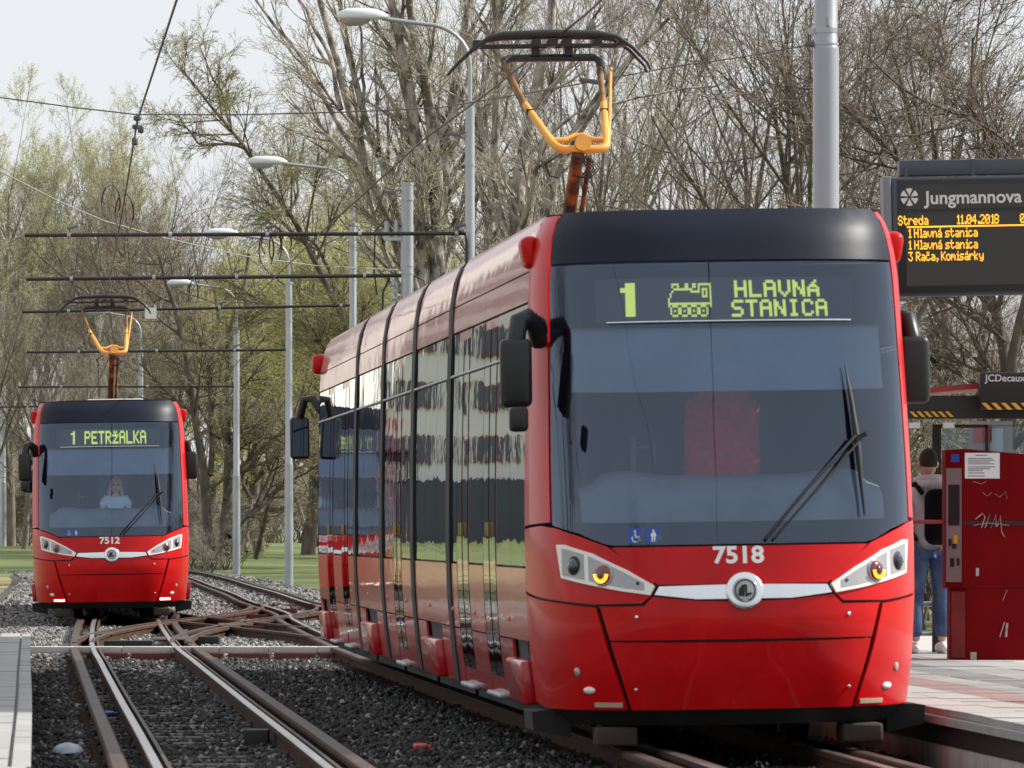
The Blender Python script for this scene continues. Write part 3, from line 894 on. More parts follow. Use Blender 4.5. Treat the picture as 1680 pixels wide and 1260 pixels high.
def scatter(name, pts, scl, protos, label, cat, seed=1, emb=None, flat=False):
    """points with per-point radius; the stones are laid on them with geometry nodes"""
    me = bpy.data.meshes.new(name + '_points')
    me.vertices.add(len(pts)); me.vertices.foreach_set('co', np.asarray(pts, np.float32).ravel())
    a = me.attributes.new('size', 'FLOAT', 'POINT'); a.data.foreach_set('value', np.asarray(scl, np.float32))
    rr = np.random.RandomState(seed)
    e = rr.uniform(0, 6.28, (len(pts), 3)).astype(np.float32)
    if flat: e[:, :2] *= .08
    a = me.attributes.new('rot', 'FLOAT_VECTOR', 'POINT'); a.data.foreach_set('vector', e.ravel())
    a = me.attributes.new('pick', 'INT', 'POINT'); a.data.foreach_set('value', rr.randint(0, len(protos), len(pts)).astype(np.int32))
    o = link(name, me)
    tree = bpy.data.node_groups.new(name + '_nodes', 'GeometryNodeTree')
    tree.interface.new_socket(name='Geometry', in_out='INPUT', socket_type='NodeSocketGeometry')
    tree.interface.new_socket(name='Geometry', in_out='OUTPUT', socket_type='NodeSocketGeometry')
    N = tree.nodes; L = tree.links
    gi = N.new('NodeGroupInput'); go = N.new('NodeGroupOutput')
    g2i = N.new('GeometryNodeGeometryToInstance')
    for p in protos[::-1]:
        oi = N.new('GeometryNodeObjectInfo'); oi.inputs['Object'].default_value = p; oi.inputs['As Instance'].default_value = True
        L.new(oi.outputs['Geometry'], g2i.inputs[0])
    iop = N.new('GeometryNodeInstanceOnPoints'); iop.inputs['Pick Instance'].default_value = True
    def attr(nm, typ, out):
        n_ = N.new('GeometryNodeInputNamedAttribute'); n_.data_type = typ; n_.inputs[0].default_value = nm
        return [s for s in n_.outputs if s.enabled and s.name == 'Attribute'][0]
    L.new(gi.outputs[0], iop.inputs['Points'])
    j = N.new('GeometryNodeJoinGeometry')
    for p in protos[::-1]:
        pass
    # join keeps each proto as one instance
    for nd in [n_ for n_ in N if n_.bl_idname == 'GeometryNodeObjectInfo']: L.new(nd.outputs['Geometry'], j.inputs[0])
    N.remove(g2i)
    L.new(j.outputs[0], iop.inputs['Instance'])
    L.new(attr('pick', 'INT', 0), iop.inputs['Instance Index'])
    L.new(attr('rot', 'FLOAT_VECTOR', 0), iop.inputs['Rotation'])
    L.new(attr('size', 'FLOAT', 0), iop.inputs['Scale'])
    L.new(iop.outputs[0], go.inputs[0])
    md = o.modifiers.new('stones', 'NODES'); md.node_group = tree
    tag(o, label, cat, kind='stuff')
    return o

def proto_objs(name, m, k, base):
    out = []
    for i in range(k):
        me = stone_mesh(name, m, base + i)
        o = link(name, me); o.location = (2.9 + .12 * i, 30 + .15 * i, -.6); o.scale = (.03, .03, .03); tag(o, kind='stuff')
        out.append(o)
    return out
st_a = proto_objs('ballast_stone', m_stone, 3, 10)
st_b = proto_objs('shaded_ballast_stone', m_stone2, 3, 20)
for i, o in enumerate(st_a + st_b):
    # the pattern stones themselves lie in the bed among the others
    o.location = (t2x(47) + .1 * i - .2, 47 + .3 * i, -.15)
    tag(o, 'loose ballast stone in the bed of the left track', 'stone', 'single loose ballast stones')

rs = np.random.RandomState(3)
def bed_points(n, d0, d1, x0, x1, power=1.0):
    D = d0 + (d1 - d0) * rs.rand(n) ** power
    off = rs.uniform(x0, x1, n)
    X = np.interp(D, C1[:, 1], C1[:, 0]) + off
    return X, D, off
def on_beam(D): return (D > 81.9) & (D < 83.7)
allp = []
for (n, d0, d1, r0, r1) in ((52000, 37, 56, .014, .030), (42000, 56, 84, .02, .036), (38000, 84, 135, .026, .044), (14000, 135, 260, .04, .07)):
    X, D, off = bed_points(n, d0, d1, -5.6, 2.1)
    rad = rs.uniform(r0, r1, n)
    # clumps: some heaped, some trodden down around the sleepers
    cl = np.sin(X * 5.1 + np.sin(D * 1.7) * 2) * np.sin(D * 2.3 + X) 
    Z = -.165 + rs.uniform(-.01, .035, n) + .018 * cl
    keep = (~on_beam(D))
    allp.append((X[keep], D[keep], Z[keep], rad[keep]))
X = np.concatenate([a[0] for a in allp]); D = np.concatenate([a[1] for a in allp]); Z = np.concatenate([a[2] for a in allp]); rad = np.concatenate([a[3] for a in allp])
offc = X - np.interp(D, C1[:, 1], C1[:, 0])
# near tram's shade painted as black stone colour, in front of the beam
shade_mask = rs.rand(len(D)) < np.clip((84.5 - D) / 2.5, 0.0, 1) * .90
# sleepers show through between the rails of the left track
sl = (np.abs(offc + 3.12) < .40) & (np.abs(((D) % .75) - .375) < .15) & (D < 80) & (rs.rand(len(D)) < .85) & (np.sin(np.floor(D / .75) * 12.9898) * 43758.5 % 1 < .38) & (np.sin(X * 9 + D * 3) > -.4)
edge = (offc < -4.78) & (D < 78)
ok = ~sl & ~edge
P = np.stack([X, D, Z], 1)
scatter('ballast_gravel', P[ok & ~shade_mask], rad[ok & ~shade_mask], st_a, 'pale sunlit gravel of crushed stone around and beyond the rail crossing', 'gravel', 1)
scatter('dark_gravel', P[ok & shade_mask], rad[ok & shade_mask], st_b, 'gravel painted black as tram shade between the rails and platforms in the foreground', 'gravel', 2)

# ---------------------------------------------------------------- rails
RAIL = [(-.075, -.165), (.075, -.165), (.075, -.150), (.012, -.130), (.012, -.045), (.034, -.035), (.034, -.002), (-.034, -.002), (-.034, -.035), (-.012, -.045), (-.012, -.130), (-.075, -.150)]
HEAD = [(-.029, -.002), (.029, -.002), (.025, .004), (-.025, .004)]
GUARD = [(.062, -.13), (.088, -.13), (.088, -.008), (.062, -.008)]
WIDE = [(-.060, -.165), (.060, -.165), (.012, -.130), (.012, -.055), (.058, -.045), (.058, -.02), (.050, -.008), (-.050, -.008), (-.058, -.02), (-.058, -.045), (-.012, -.055), (-.012, -.130)]
def path3(C, off, d0, d1, z=0):
    Q = offset_path(C, off); m_ = (Q[:, 1] >= d0) & (Q[:, 1] <= d1)
    Q = Q[m_]; return [(q[0], q[1], z) for q in Q]
def rail(parent, C, off, d0, d1, side, kind='run'):
    p = path3(C, off, d0, d1)
    if kind == 'run':
        mb = MB(); mb.sweep([(x * 1, z) for x, z in RAIL], p); r_ = mb.build('rail', m_rust, parent)
        mb = MB(); mb.sweep(HEAD, p); mb.build('rail_head', m_steel, r_)
        mb = MB(); mb.sweep([(side * x, z) for x, z in (GUARD if side > 0 else GUARD[::-1])], p); mb.build('guard_rail', m_rust_top, r_)
    else:
        mb = MB(); mb.sweep(WIDE, p); mb.build('rail', m_rust, parent)
        mb = MB(); mb.sweep([(-.044, -.009), (.044, -.009), (.040, -.003), (-.040, -.003)], p); mb.build('rail_head', m_rust_top, parent.children[-1] if False else LAST(parent))
def LAST(parent):
    return [o for o in bpy.data.objects if o.parent == parent and o.name.startswith('rail')][-1]
def clips(parent, C, off, d0, d1, step, side):
    Q = np.array(path3(C, off, d0, d1)); mb = MB()
    L = np.concatenate([[0], np.cumsum(np.linalg.norm(np.diff(Q[:, :2], axis=0), axis=1))])
    for s_ in np.arange(0, L[-1], step):
        x = np.interp(s_, L, Q[:, 0]) + side * .085; y = np.interp(s_, L, Q[:, 1])
        mb.box((x, y, -.135), (.05, .055, .05)); mb.box((x + side * .035, y, -.145), (.05, .03, .03))
    mb.build('rail_fastener', m_rust, parent, kind='stuff')
for (C, nm, lb) in ((C1, 'near', 'brown four-rail tram track under the near tram on the right'), (C2, 'left', 'brown four-rail tram track leading under the farther tram on the left')):
    T = empty('tram_track', (0, 0, 0)); tag(T, lb, 'track', 'tram tracks in the ballast')
    for off, sd_, k in ((-.72, 1, 'wide'), (-.5, 1, 'run'), (.5, 1, 'run'), (.735, -1, 'wide')):
        rail(T, C, off, 36, 325, sd_, k)
    clips(T, C, -.72, 38, 84, .21, -1)
    if C is C1: clips(T, C, -.72, 84, 105, .3, -1)
    else: clips(T, C, .735, 38, 83, .3, 1)
    if C is C2:
        me = MB().box((0, 0, 0), (1.9, .24, .10), bev=.01).mesh('sleeper', m_conc_dirty)
        for k in range(int((82 - 38) / .75)):
            y = .375 + .75 * math.ceil(38 / .75) + k * .75
            if y > 82: break
            o = link('sleeper', me, T); o.location = (t2x(y), y, -.187); o.rotation_euler = (0, 0, R(4))
# black point-heater box between the left track's rails
mb = MB(); mb.box((t2x(49.2) + .36, 49.2, -.10), (.17, .30, .16), bev=.01); mb.build('rail_joint_box', m_seam, label='small black metal box fixed inside the right rail of the left track', cat='box')
# beam across the tracks with dark red plates
B = empty('cross_beam', (0, 0, 0)); tag(B, 'pale concrete beam with dark red steel plates laid across both tracks', 'beam')
x0, x1 = -5.85, -1.75
mb = MB()
for k in range(7):
    a = x0 + (x1 - x0) * k / 7; b = x0 + (x1 - x0) * (k + 1) / 7
    mb.box(((a + b) / 2, 83.1, -.035), (b - a - .006, .34, .075), bev=.008)
mb.build('concrete_top', mat('beam_concrete', (.44, .42, .39), .8, var=.12, vscale=3, bump=.2, bscale=25), B)
pl = MB().box((0, 0, 0), (.50, .05, .115), bev=.006).mesh('steel_plate', m_redox)
for k, x in enumerate([-4.85, -4.3, -3.70, -3.15, -2.6, -2.05, -1.5]):
    o = link('steel_plate', pl, B); o.location = (x, 82.86 - (.05 if k % 2 else 0), -.13)
# connecting rails of the crossover
X_ = empty('rail_crossover', (0, 0, 0)); tag(X_, 'rusty diagonal crossover rails joining the two tracks behind the concrete beam', 'rail crossing')
def sc(t): return t * t * (3 - 2 * t)
cc = []
for k in range(60):
    t = k / 59; y = 86 + (132 - 86) * t; f = sc(t)
    cc.append((t2x(y) * (1 - f) + t1x(y) * f, y))
CC = np.array(cc)
for off in (-.72, -.5, .5, .72):
    p = path3(CC, off, 84, 140, .004)
    mb = MB(); mb.sweep(RAIL if abs(off) < .6 else WIDE, p); r_ = mb.build('rail', m_rust, X_)
    mb = MB(); mb.sweep(HEAD, p); mb.build('rail_head', m_rust_top, r_)
cc = []
for k in range(60):
    t = k / 59; y = 84.5 + (124 - 84.5) * t; f = sc(t)
    cc.append((t1x(y) * (1 - f) + t2x(y) * f, y))
CD = np.array(cc)
for off in (-.5, .5):
    p = path3(CD, off, 84, 140, .003)
    mb = MB(); mb.sweep(RAIL, p); r_ = mb.build('rail', m_rust, X_)
    mb = MB(); mb.sweep(HEAD, p); mb.build('rail_head', m_rust_top, r_)
# frogs: flat castings where rails cross, and red side plates
fr = MB()
for (x, y) in ((t2x(90) + .50, 90), (t2x(94) - .45, 94.5), (t1x(112) - .5, 112), (t1x(119) + .1, 119), ((t1x(103) + t2x(103)) / 2, 103.5)):
    fr.box((x, y, -.012), (.42, 2.4, .02), rz=R(3), bev=.006)
fr.build('rail_frog', m_rust_top, X_)
pl2 = MB().box((0, 0, 0), (.46, .05, .13), bev=.006).mesh('rail_plate', m_redox)
for (x, y) in ((t1x(118) - 1.05, 118), (t1x(104) - 1.1, 104), (t1x(127) - .2, 127), (t1x(98) - 1.0, 98)):
    o = link('rail_plate', pl2, X_); o.location = (x, y, -.10)
for i, (x, y, sx) in enumerate(((t2x(88.5) - .02, 88.5, .62), (t2x(92) + .9, 92, .6))):
    mb = MB(); mb.box((x, y, -.085), (sx, .5, .15), bev=.01)
    mb.build('drain_box', m_seam, label=('black drain box between the rails just behind the concrete beam', 'black drain box right of the left track just behind the concrete beam')[i], cat='drain box', group='black boxes at the crossing')
# litter
mb = MB()
rg = random.Random(8); pts = []
cx, cy = at(100, 1203, 47).x, 47.6
vs = []; n = 12
for j in range(5):
    for i in range(n):
        a = 2 * math.pi * i / n; rr = (1 - (j / 4) ** 2) ** .5 if j < 4 else .15
        vs.append((cx + math.cos(a) * .115 * rr * rg.uniform(.8, 1.15), cy + math.sin(a) * .10 * rr * rg.uniform(.8, 1.2), -.14 + j * .018 + rg.uniform(-.006, .006)))
mb.add(vs, [(j * n + i, j * n + (i + 1) % n, (j + 1) * n + (i + 1) % n, (j + 1) * n + i) for j in range(4) for i in range(n)] , True)
mb.add(vs[-n:], [tuple(range(n))])
mb.build('plastic_bag', mat('pale_plastic', (.40, .47, .52), .4, var=.2, vscale=12), label='crumpled pale blue plastic bag on the black gravel beside the left platform', cat='litter')
for (px, D_, col, lb, nm) in ((690, 48.3, (.6, .06, .04), 'small crushed red and white carton on the gravel between the tracks', 'carton'), (178, 57.0, (.02, .10, .35), 'small blue wrapper in the gap of the left rail', 'wrapper'), (208, 42.6, (.35, .33, .6), 'small lilac scrap beside the left rail near the camera', 'wrapper')):
    mb = MB(); x = at(px, 0, D_).x
    mb.box((x, D_, -.115), (.10, .06, .035), rz=R(20), rx=R(15), bev=.01); mb.box((x + .06, D_ + .02, -.12), (.05, .05, .03), rz=R(60), bev=.008)
    mb.build(nm, mat(nm + '_paint', col, .5, var=.5, vscale=20), label=lb, cat='litter')

# ---------------------------------------------------------------- platforms
m_pav = mat('paving_grey', (.24, .235, .23), .85, var=.12, vscale=4, bump=.2, bscale=40, rnd=.14)
m_pav_light = mat('paving_light', (.31, .305, .295), .85, var=.08, vscale=4, bump=.2, bscale=40, rnd=.08)
m_pav_dark = mat('paving_dark', (.15, .15, .15), .85, var=.12, vscale=4, rnd=.12)
m_pav_red = mat('paving_red', (.22, .145, .135), .85, var=.18, vscale=3, rnd=.16)
m_wall = mat('platform_wall', (.42, .40, .38), .8, var=.18, vscale=1.5, stretch=(3, 3, .5), bump=.2, bscale=10)
def platform(C, lo, hi, d0, d1, rows, name_lb):
    """rows: (from, to, slab length, material) measured from the track centre"""
    pth = path3(C, 0, d0, d1)
    mb = MB(); s_ = 1 if hi > lo else -1
    pr = [(lo, -.30), (hi, -.30), (hi, .205), (lo, .205)]
    if s_ < 0: pr = pr[::-1]
    mb.sweep(pr, pth)
    Pm = mb.build('platform', m_wall, kind='structure')
    Q = np.array(pth); ang = math.atan2(Q[-1][0] - Q[0][0], Q[-1][1] - Q[0][1])
    for (a, b, ln, m_, bv) in rows:
        a, b = min(a, b), max(a, b)
        me = MB().box((0, 0, 0), (b - a - .008, ln - .010, .045), bev=0).mesh('paving_slab', m_)
        y = d0 + .2
        while y < d1 - ln:
            x = float(np.interp(y, Q[:, 1], Q[:, 0]))
            o = link('paving_slab', me, Pm); o.location = (x + (a + b) / 2, y + ln / 2, .2285 + rs.uniform(-.0025, .0025)); o.rotation_euler = (rs.uniform(-.003, .003), 0, -ang)
            y += ln
    return Pm
platform(C2, -1.285, -4.2, 32, 77.5, [(-1.28, -1.38, 1.2, m_pav_light, 0), (-1.38, -1.60, .8, m_pav_light, 0), (-1.60, -1.72, 1.2, m_pav_dark, 0), (-1.72, -2.12, .8, m_pav, 0), (-2.12, -2.7, .8, m_pav, 0)], '')
rows = [(1.29, 1.66, 1.0, m_pav_light, 0), (1.66, 1.98, .8, m_pav_light, 0), (1.98, 2.38, .8, m_pav_red, 0), (2.38, 2.7, .8, m_pav, 0), (2.7, 3.1, .8, m_pav_dark, 0), (3.1, 3.6, 1.0, m_pav, 0), (3.6, 4.1, 1.0, m_pav_light, 0)]
pr_ = platform(C1, 1.33, 7.5, 34, 80, rows, '')
mb = MB(); mb.sweep([(1.28, .155), (1.33, .155), (1.33, .204), (1.28, .204)], path3(C1, 0, 34, 80)); mb.build('platform_kerb', m_pav_light, pr_)
mb = MB(); mb.sweep([(1.325, .02), (1.329, .02), (1.329, .15), (1.325, .15)], path3(C1, 0, 34, 80)); mb.build('kerb_shade_strip', m_seam, pr_)  # black strip painted in as the shadow below the kerb

# ---------------------------------------------------------------- poles, lamps, cantilevers
def band(mb, x, y, z, r, h=.05): mb.cyl((x, y, z - h / 2), (x, y, z + h / 2), r, 16)
def lamp_post(px, D, base, ztube, ztop, r, arm, head_len, lb, grp='lamp posts along the tram line', zbase=None):
    """stepped steel post with a curved arm reaching left over the track"""
    x = (px - 840) / (FPX / D)
    zb = gz(x, D) - .1 if zbase is None else zbase
    o = empty('lamp_post', (x, D, zb)); tag(o, lb, 'lamp post', grp)
    mb = MB(); H = ztube - zb; h1 = H * .42
    mb.tube([(0, 0, 0), (0, 0, h1)], [r, r * .97], 16)
    mb.tube([(0, 0, h1 - .02), (0, 0, h1 + .05), (0, 0, H - .12), (0, 0, H)], [r * .98, r * .82, r * .75, r * .72], 16)
    mb.build('post', m_galv, o)
    c = MB(); c.cyl((0, 0, H), (0, 0, H + .06), r * .86, 16); band(c, 0, 0, H - 1.0, r * .85, .05); band(c, 0, 0, H - 2.7, r * .85, .05); c.build('clamp', m_galv, o)
    T_ = ztop - zb; Rr = .75; p = [(0, 0, H)]
    for k in range(9):
        a = k / 8 * math.pi / 2; p.append((-Rr + Rr * math.cos(a), 0, T_ - .10 - Rr * .9 + Rr * .9 * math.sin(a)))
    p.append((-arm, 0, T_ + .0))
    mb = MB(); mb.tube(p, .035, 8); A = mb.build('arm', m_galv, o)
    h = MB(); vs = []; n = 14
    secs = [(0, .03, .04), (.08, .08, .09), (.22, .13, .14), (.5, .16, .16), (.8, .14, .15), (.95, .09, .10), (1.0, .04, .05)]
    for t, wy, hz_ in secs:
        for i in range(n):
            a = 2 * math.pi * i / n; zz = math.sin(a)
            vs.append((-arm - head_len * t + .1, math.cos(a) * wy, T_ + .02 + (hz_ * zz if zz > 0 else hz_ * .35 * zz)))
    h.add(vs, [(j * n + i, j * n + (i + 1) % n, (j + 1) * n + (i + 1) % n, (j + 1) * n + i) for j in range(len(secs) - 1) for i in range(n)], True)
    h.add(vs[-n:], [tuple(range(n))]); h.add(vs[:n], [tuple(range(n))])
    Hd = h.build('lamp_head', m_lampglass, o)
    g = MB(); vs = []
    for t, wy, dz in ((.35, .06, .05), (.5, .12, .12), (.78, .12, .13), (.94, .06, .06)):
        for i in range(8):
            a = math.pi + math.pi * i / 7
            vs.append((-arm - head_len * t + .1, math.cos(a) * wy, T_ - .005 + math.sin(a) * dz))
    g.add(vs, [(j * 8 + i, j * 8 + i + 1, (j + 1) * 8 + i + 1, (j + 1) * 8 + i) for j in range(3) for i in range(7)], True)
    g.build('lamp_cover', m_lens_grey, Hd)
    return o
def Zof(py, D): return CAM_H + (HZ - py) * D / FPX
lamp_post(771, 116, 0, Zof(172, 116), Zof(30, 116), .102, 1.48, .85, 'tallest galvanised lamp post, right behind the near tram roof')
lamp_post(579, 161, 0, Zof(370, 161), Zof(268, 161), .108, 1.63, .92, 'galvanised lamp post rising just left of the slim topless mast')
lamp_post(474, 187, 0, Zof(466, 187), Zof(385, 187), .118, 1.45, .9, 'galvanised lamp post with its foot on the lawn edge left of the near tram rear')
lamp_post(388, 240, 0, Zof(545, 240), Zof(466, 240), .135, 1.6, .9, 'galvanised lamp post standing in front of the low willow branches')
lamp_post(231, 270, 0, Zof(575, 270), Zof(513, 270), .12, 1.3, .95, 'distant lamp post rising behind the roof of the farther tram')
lamp_post(5, 330, 0, Zof(640, 330), Zof(565, 330), .16, .9, .8, 'lamp post at the left edge of the view beyond the track curve')
# slim mast
x = (668 - 840) / (FPX / 142)
o = empty('mast', (x, 142, -.3)); tag(o, 'slim topless galvanised mast carrying insulators between two lamp posts', 'mast')
H = Zof(300, 142) + .3
mb = MB(); mb.tube([(0, 0, 0), (0, 0, H)], [.15, .125], 16); mb.build('post', m_galv, o)
c = MB(); band(c, 0, 0, H - .02, .135, .05)
for z in (.35, 1.0, 1.7, 1.86, 2.5): band(c, 0, 0, H - z, .14, .03)
c.build('clamp', m_galv, o)
def insulator(mb, p, q, r=.05, n=5):
    p = Vector(p); q = Vector(q)
    mb.tube([p, q], r * .35, 6)
    for k in range(n):
        a = p.lerp(q, (k + .3) / n); b = p.lerp(q, (k + .75) / n); mb.cyl(a, b, r, 10)
c = MB(); insulator(c, (-.25, 0, H - 2.0), (-.25, 0, H - 2.7), .10, 5); c.box((-.2, 0, H - 1.15), (.55, .1, .07)); c.box((-.15, 0, H - 2.7), (.5, .1, .05))
for x_ in (-.42, -.22): c.cyl((x_, 0, H - 1.12), (x_, 0, H - .78), .05, 8)
c.build('insulator', m_galv, o)
c = MB()
c.tube([(-.10, 0, H - .9), (-.45, 0, H - .75), (-.66, 0, H - 1.0), (-.68, 0, H - 1.8), (-.62, 0, H - 2.3)], .018, 6)
c.tube([(-.40, 0, H - 2.0), (-.36, .02, H - 1.95), (-.5, 0, H - 2.25), (-.52, 0, H - 3.5)], .022, 6)
c.tube([(.13, 0, H - 1.9), (.35, 0, H - 2.0), (.42, 0, H - 2.5)], .02, 6)
c.build('cable', m_cable, o)
# big pole on the right platform
D = 66.0; x = (1355 - 840) / (FPX / D)
o = empty('catenary_pole', (x, D, .2)); tag(o, 'thick pale steel pole standing on the right platform behind the near tram', 'pole')
zs_ = Zof(76, D) - .2
mb = MB(); mb.tube([(0, 0, 0), (0, 0, zs_ - .03), (0, 0, zs_), (0, 0, zs_ + .01), (0, 0, zs_ + 2.5)], [.128, .124, .118, .112, .105], 24); mb.build('post', mat('pole_paint', (.30, .32, .35), .38, metal=.3, coat=.3, var=.06, vscale=2, bump=.06, bscale=60), o)
c = MB(); band(c, 0, 0, zs_ + .02, .120, .02); band(c, 0, 0, zs_ + .15, .116, .05)
c.box((-.13, 0, zs_ + .15), (.09, .05, .045)); c.box((.13, 0, zs_ + .15), (.05, .05, .045)); c.cyl((.02, -.12, zs_ + .19), (.02, -.12, zs_ + .27), .02, 8)
c.build('clamp', m_galv, o)
c = MB(); c.box((.02, -.124, 2.35), (.03, .006, .04)); c.build('number_tag', m_pav_dark, o)

# cantilever tubes
def canti(px0, px1, py0, py1, D, r, lb, fit):
    a = at(px0, py0, D); b = at(px1, py1, D)
    o = empty('cantilever_tube', a); tag(o, lb, 'overhead arm', 'dark horizontal arms holding the overhead wires')
    mb = MB(); d = b - a; mb.tube([(0, 0, 0), d], r, 10); 
    mb.build('tube', m_cable, o)
    c = MB()
    for f in fit:
        p = d * f; c.cyl(p - Vector((.03, 0, 0)), p + Vector((.03, 0, 0)), r * 1.5, 10)
    c.build('clamp', m_galv, o)
    c = MB()
    for f in fit[::2]:
        p = d * f; c.tube([p + Vector((0, 0, r)), p + Vector((.02, -.01, .10))], .012, 5); c.box(p + Vector((.06, 0, .13)), (.20, .05, .05), ry=R(-15), bev=.015)
    c.build('wire_holder', m_pav_dark, o)
    return o
canti(41, 764, 386, 383, 116, .034, 'highest dark arm, fixed to the tallest lamp post', (.10, .33, .55, .76, .98))
canti(43, 660, 458, 452, 142, .040, 'second dark arm from the top, fixed to the slim mast', (.12, .34, .56, .90))
canti(37, 576, 512, 501, 161, .034, 'third dark arm from the top, with the small white plate', (.14, .38, .60, .97))
canti(44, 470, 578, 574, 187, .036, 'fourth dark arm from the top, crossing the farther pantograph', (.2, .5, .8))
canti(30, 383, 635, 634, 240, .036, 'fifth dark arm, just above the roof of the farther tram', (.2, .6))
canti(0, 112, 668, 666, 270, .03, 'lowest dark arm, ending left of the farther tram roof', (.4,))
# brackets by the poles
a = at(764, 383, 116)
mb = MB(); mb.tube([a + Vector((-.12, -.12, .03)), a + Vector((.0, -.14, 0)), a + Vector((.02, -.14, -.15)), a + Vector((.02, -.14, -1.6))], .03, 8)
mb.build('cable_pipe', m_cable, label='black cable pipe bending down the tallest lamp post from the highest arm', cat='pipe')
# white plate
a = at(238, 505, 161); b = at(257, 523, 161)
mb = MB(); mb.box(((a.x + b.x) / 2, 161 - .06, (a.z + b.z) / 2), (b.x - a.x, .01, a.z - b.z))
mb.tube([(a.x + .04, 160.94, a.z), (a.x + .04, 160.96, a.z + .08)], .008, 5); mb.tube([(b.x - .04, 160.94, a.z), (b.x - .04, 160.96, a.z + .08)], .008, 5)
mb.build('plate', m_white, label='small blank white square plate hanging from the third overhead arm', cat='sign')

# ---------------------------------------------------------------- overhead wires
def wire(name, pts, r, m_, lb, cat='overhead wire', extra=None):
    mb = MB(); mb.tube(pts, r, 5, cap=False)
    if extra: extra(mb)
    o = mb.build(name, m_, label=lb, cat=cat); return o
zy = [30, 66, 90, 116, 142, 161, 187, 214, 240]; zz = [-.18, -.22, .12, -.05, .2, -.2, .2, -.2, .1]
hang = [0, .0, .0, 0, 0, 0, 0, 0, 0]
p = [Vector((x, y, 5.66)) for y, x in ((30, -.85), (55, -2.65), (72, -3.9), (88, -4.92), (124, -7.25), (160, t2x(160)), (200, t2x(200) - .2), (240, t2x(240)))]
wire('contact_wire', p, .011, m_cable, 'dark contact wire running above the left track to the farther pantograph')
p = [Vector((x, y, 5.62)) for y, x in ((30, 2.5), (56.7, .6), (66.8, -.235), (74.7, -.95), (98, -2.7), (131, -5.08), (160, t1x(160)), (200, t1x(200) + .2), (240, t1x(240)))]
wire('contact_wire', p, .011, m_cable, 'dark contact wire running above the right track to the near pantograph')
# span wire from the big pole
A = at(1336, 72, 66); 
sp = [at(1336, 72, 66), at(1215, 94, 66), at(1120, 107, 66), at(985, 131, 66), at(900, 147, 66), at(720, 177, 66), at(560, 184, 66), at(400, 188, 66), at(225, 188, 66), at(120, 176, 66), at(0, 160, 66), at(-300, 120, 66)]
def ex(mb):
    q = at(967, 133, 66); mb.box(q, (.20, .05, .045), ry=R(8), bev=.012)
    q = at(1330, 73, 66); mb.box(q, (.10, .05, .05), bev=.012)
wire('span_wire', sp, .0068, m_wire, 'thin span wire reaching left from the thick pale pole with an insulator', 'span wire', ex)
# hanger where it meets the left contact wire
y_ = 66; hx = t2x(66)
mb = MB(); a = at(225, 190, 66); b = Vector((t2x(68), 68, 5.66))
mb.tube([a, at(225, 205, 66.5), at(222, 216, 67)], .012, 6); mb.box(at(225, 194, 66), (.07, .05, .05), bev=.015); mb.box(at(222, 208, 66.6), (.06, .05, .05), bev=.02)
mb.box(at(231, 212, 67.5), (.06, .05, .08), bev=.02); mb.tube([at(222, 216, 67), at(220, 236, 69)], .008, 5); mb.box(at(221, 232, 69), (.06, .05, .08), bev=.02)
mb.build('wire_hanger', m_wire, label='small dark hanger joining the span wire and the left contact wire', cat='wire fitting')
wire('feeder_wire', [at(-40, 263, 100), at(0, 281, 104), at(100, 332, 112), at(170, 362, 118), at(270, 390, 124), at(400, 420, 132), at(520, 436, 138), at(657, 443, 142)], .010, m_wire_light, 'pale rope crossing from the upper left down to the slim mast', 'span wire')
wire('span_wire', [at(762, 218, 116), at(740, 222, 116), at(640, 262, 118), at(500, 300, 121), at(330, 345, 125), at(240, 372, 128)], .007, m_wire_light, 'thin rope fixed to the tallest lamp post above the highest arm', 'span wire')
wire('span_wire', [at(655, 313, 142), at(600, 325, 142), at(420, 350, 146), at(300, 378, 150), at(200, 398, 155)], .007, m_wire_light, 'thin rope fixed near the top of the slim mast', 'span wire')
mb = MB()
for (px, py, D) in ((745, 220, 116), (640, 315, 142)): mb.box(at(px, py, D), (.22, .06, .07), ry=R(6), bev=.02); mb.tube([at(px + 8, py, D), at(px + 22, py - 1, D)], .014, 5)
mb.build('insulator', m_pav_dark, label='grey strain insulators on the thin ropes beside the slim mast and tall lamp post', cat='insulator') if False else None
for (px, py, D, lb) in ((745, 220, 116, 'grey strain insulator on the rope left of the tallest lamp post'), (640, 315, 142, 'grey strain insulator on the rope left of the slim mast')):
    mb = MB(); mb.box(at(px, py, D), (.24, .06, .07), ry=R(8), bev=.02); mb.tube([at(px + 8, py - 2, D), at(px + 20, py - 3, D)], .014, 5)
    mb.build('insulator', m_pav_dark, label=lb, cat='insulator', group='strain insulators')
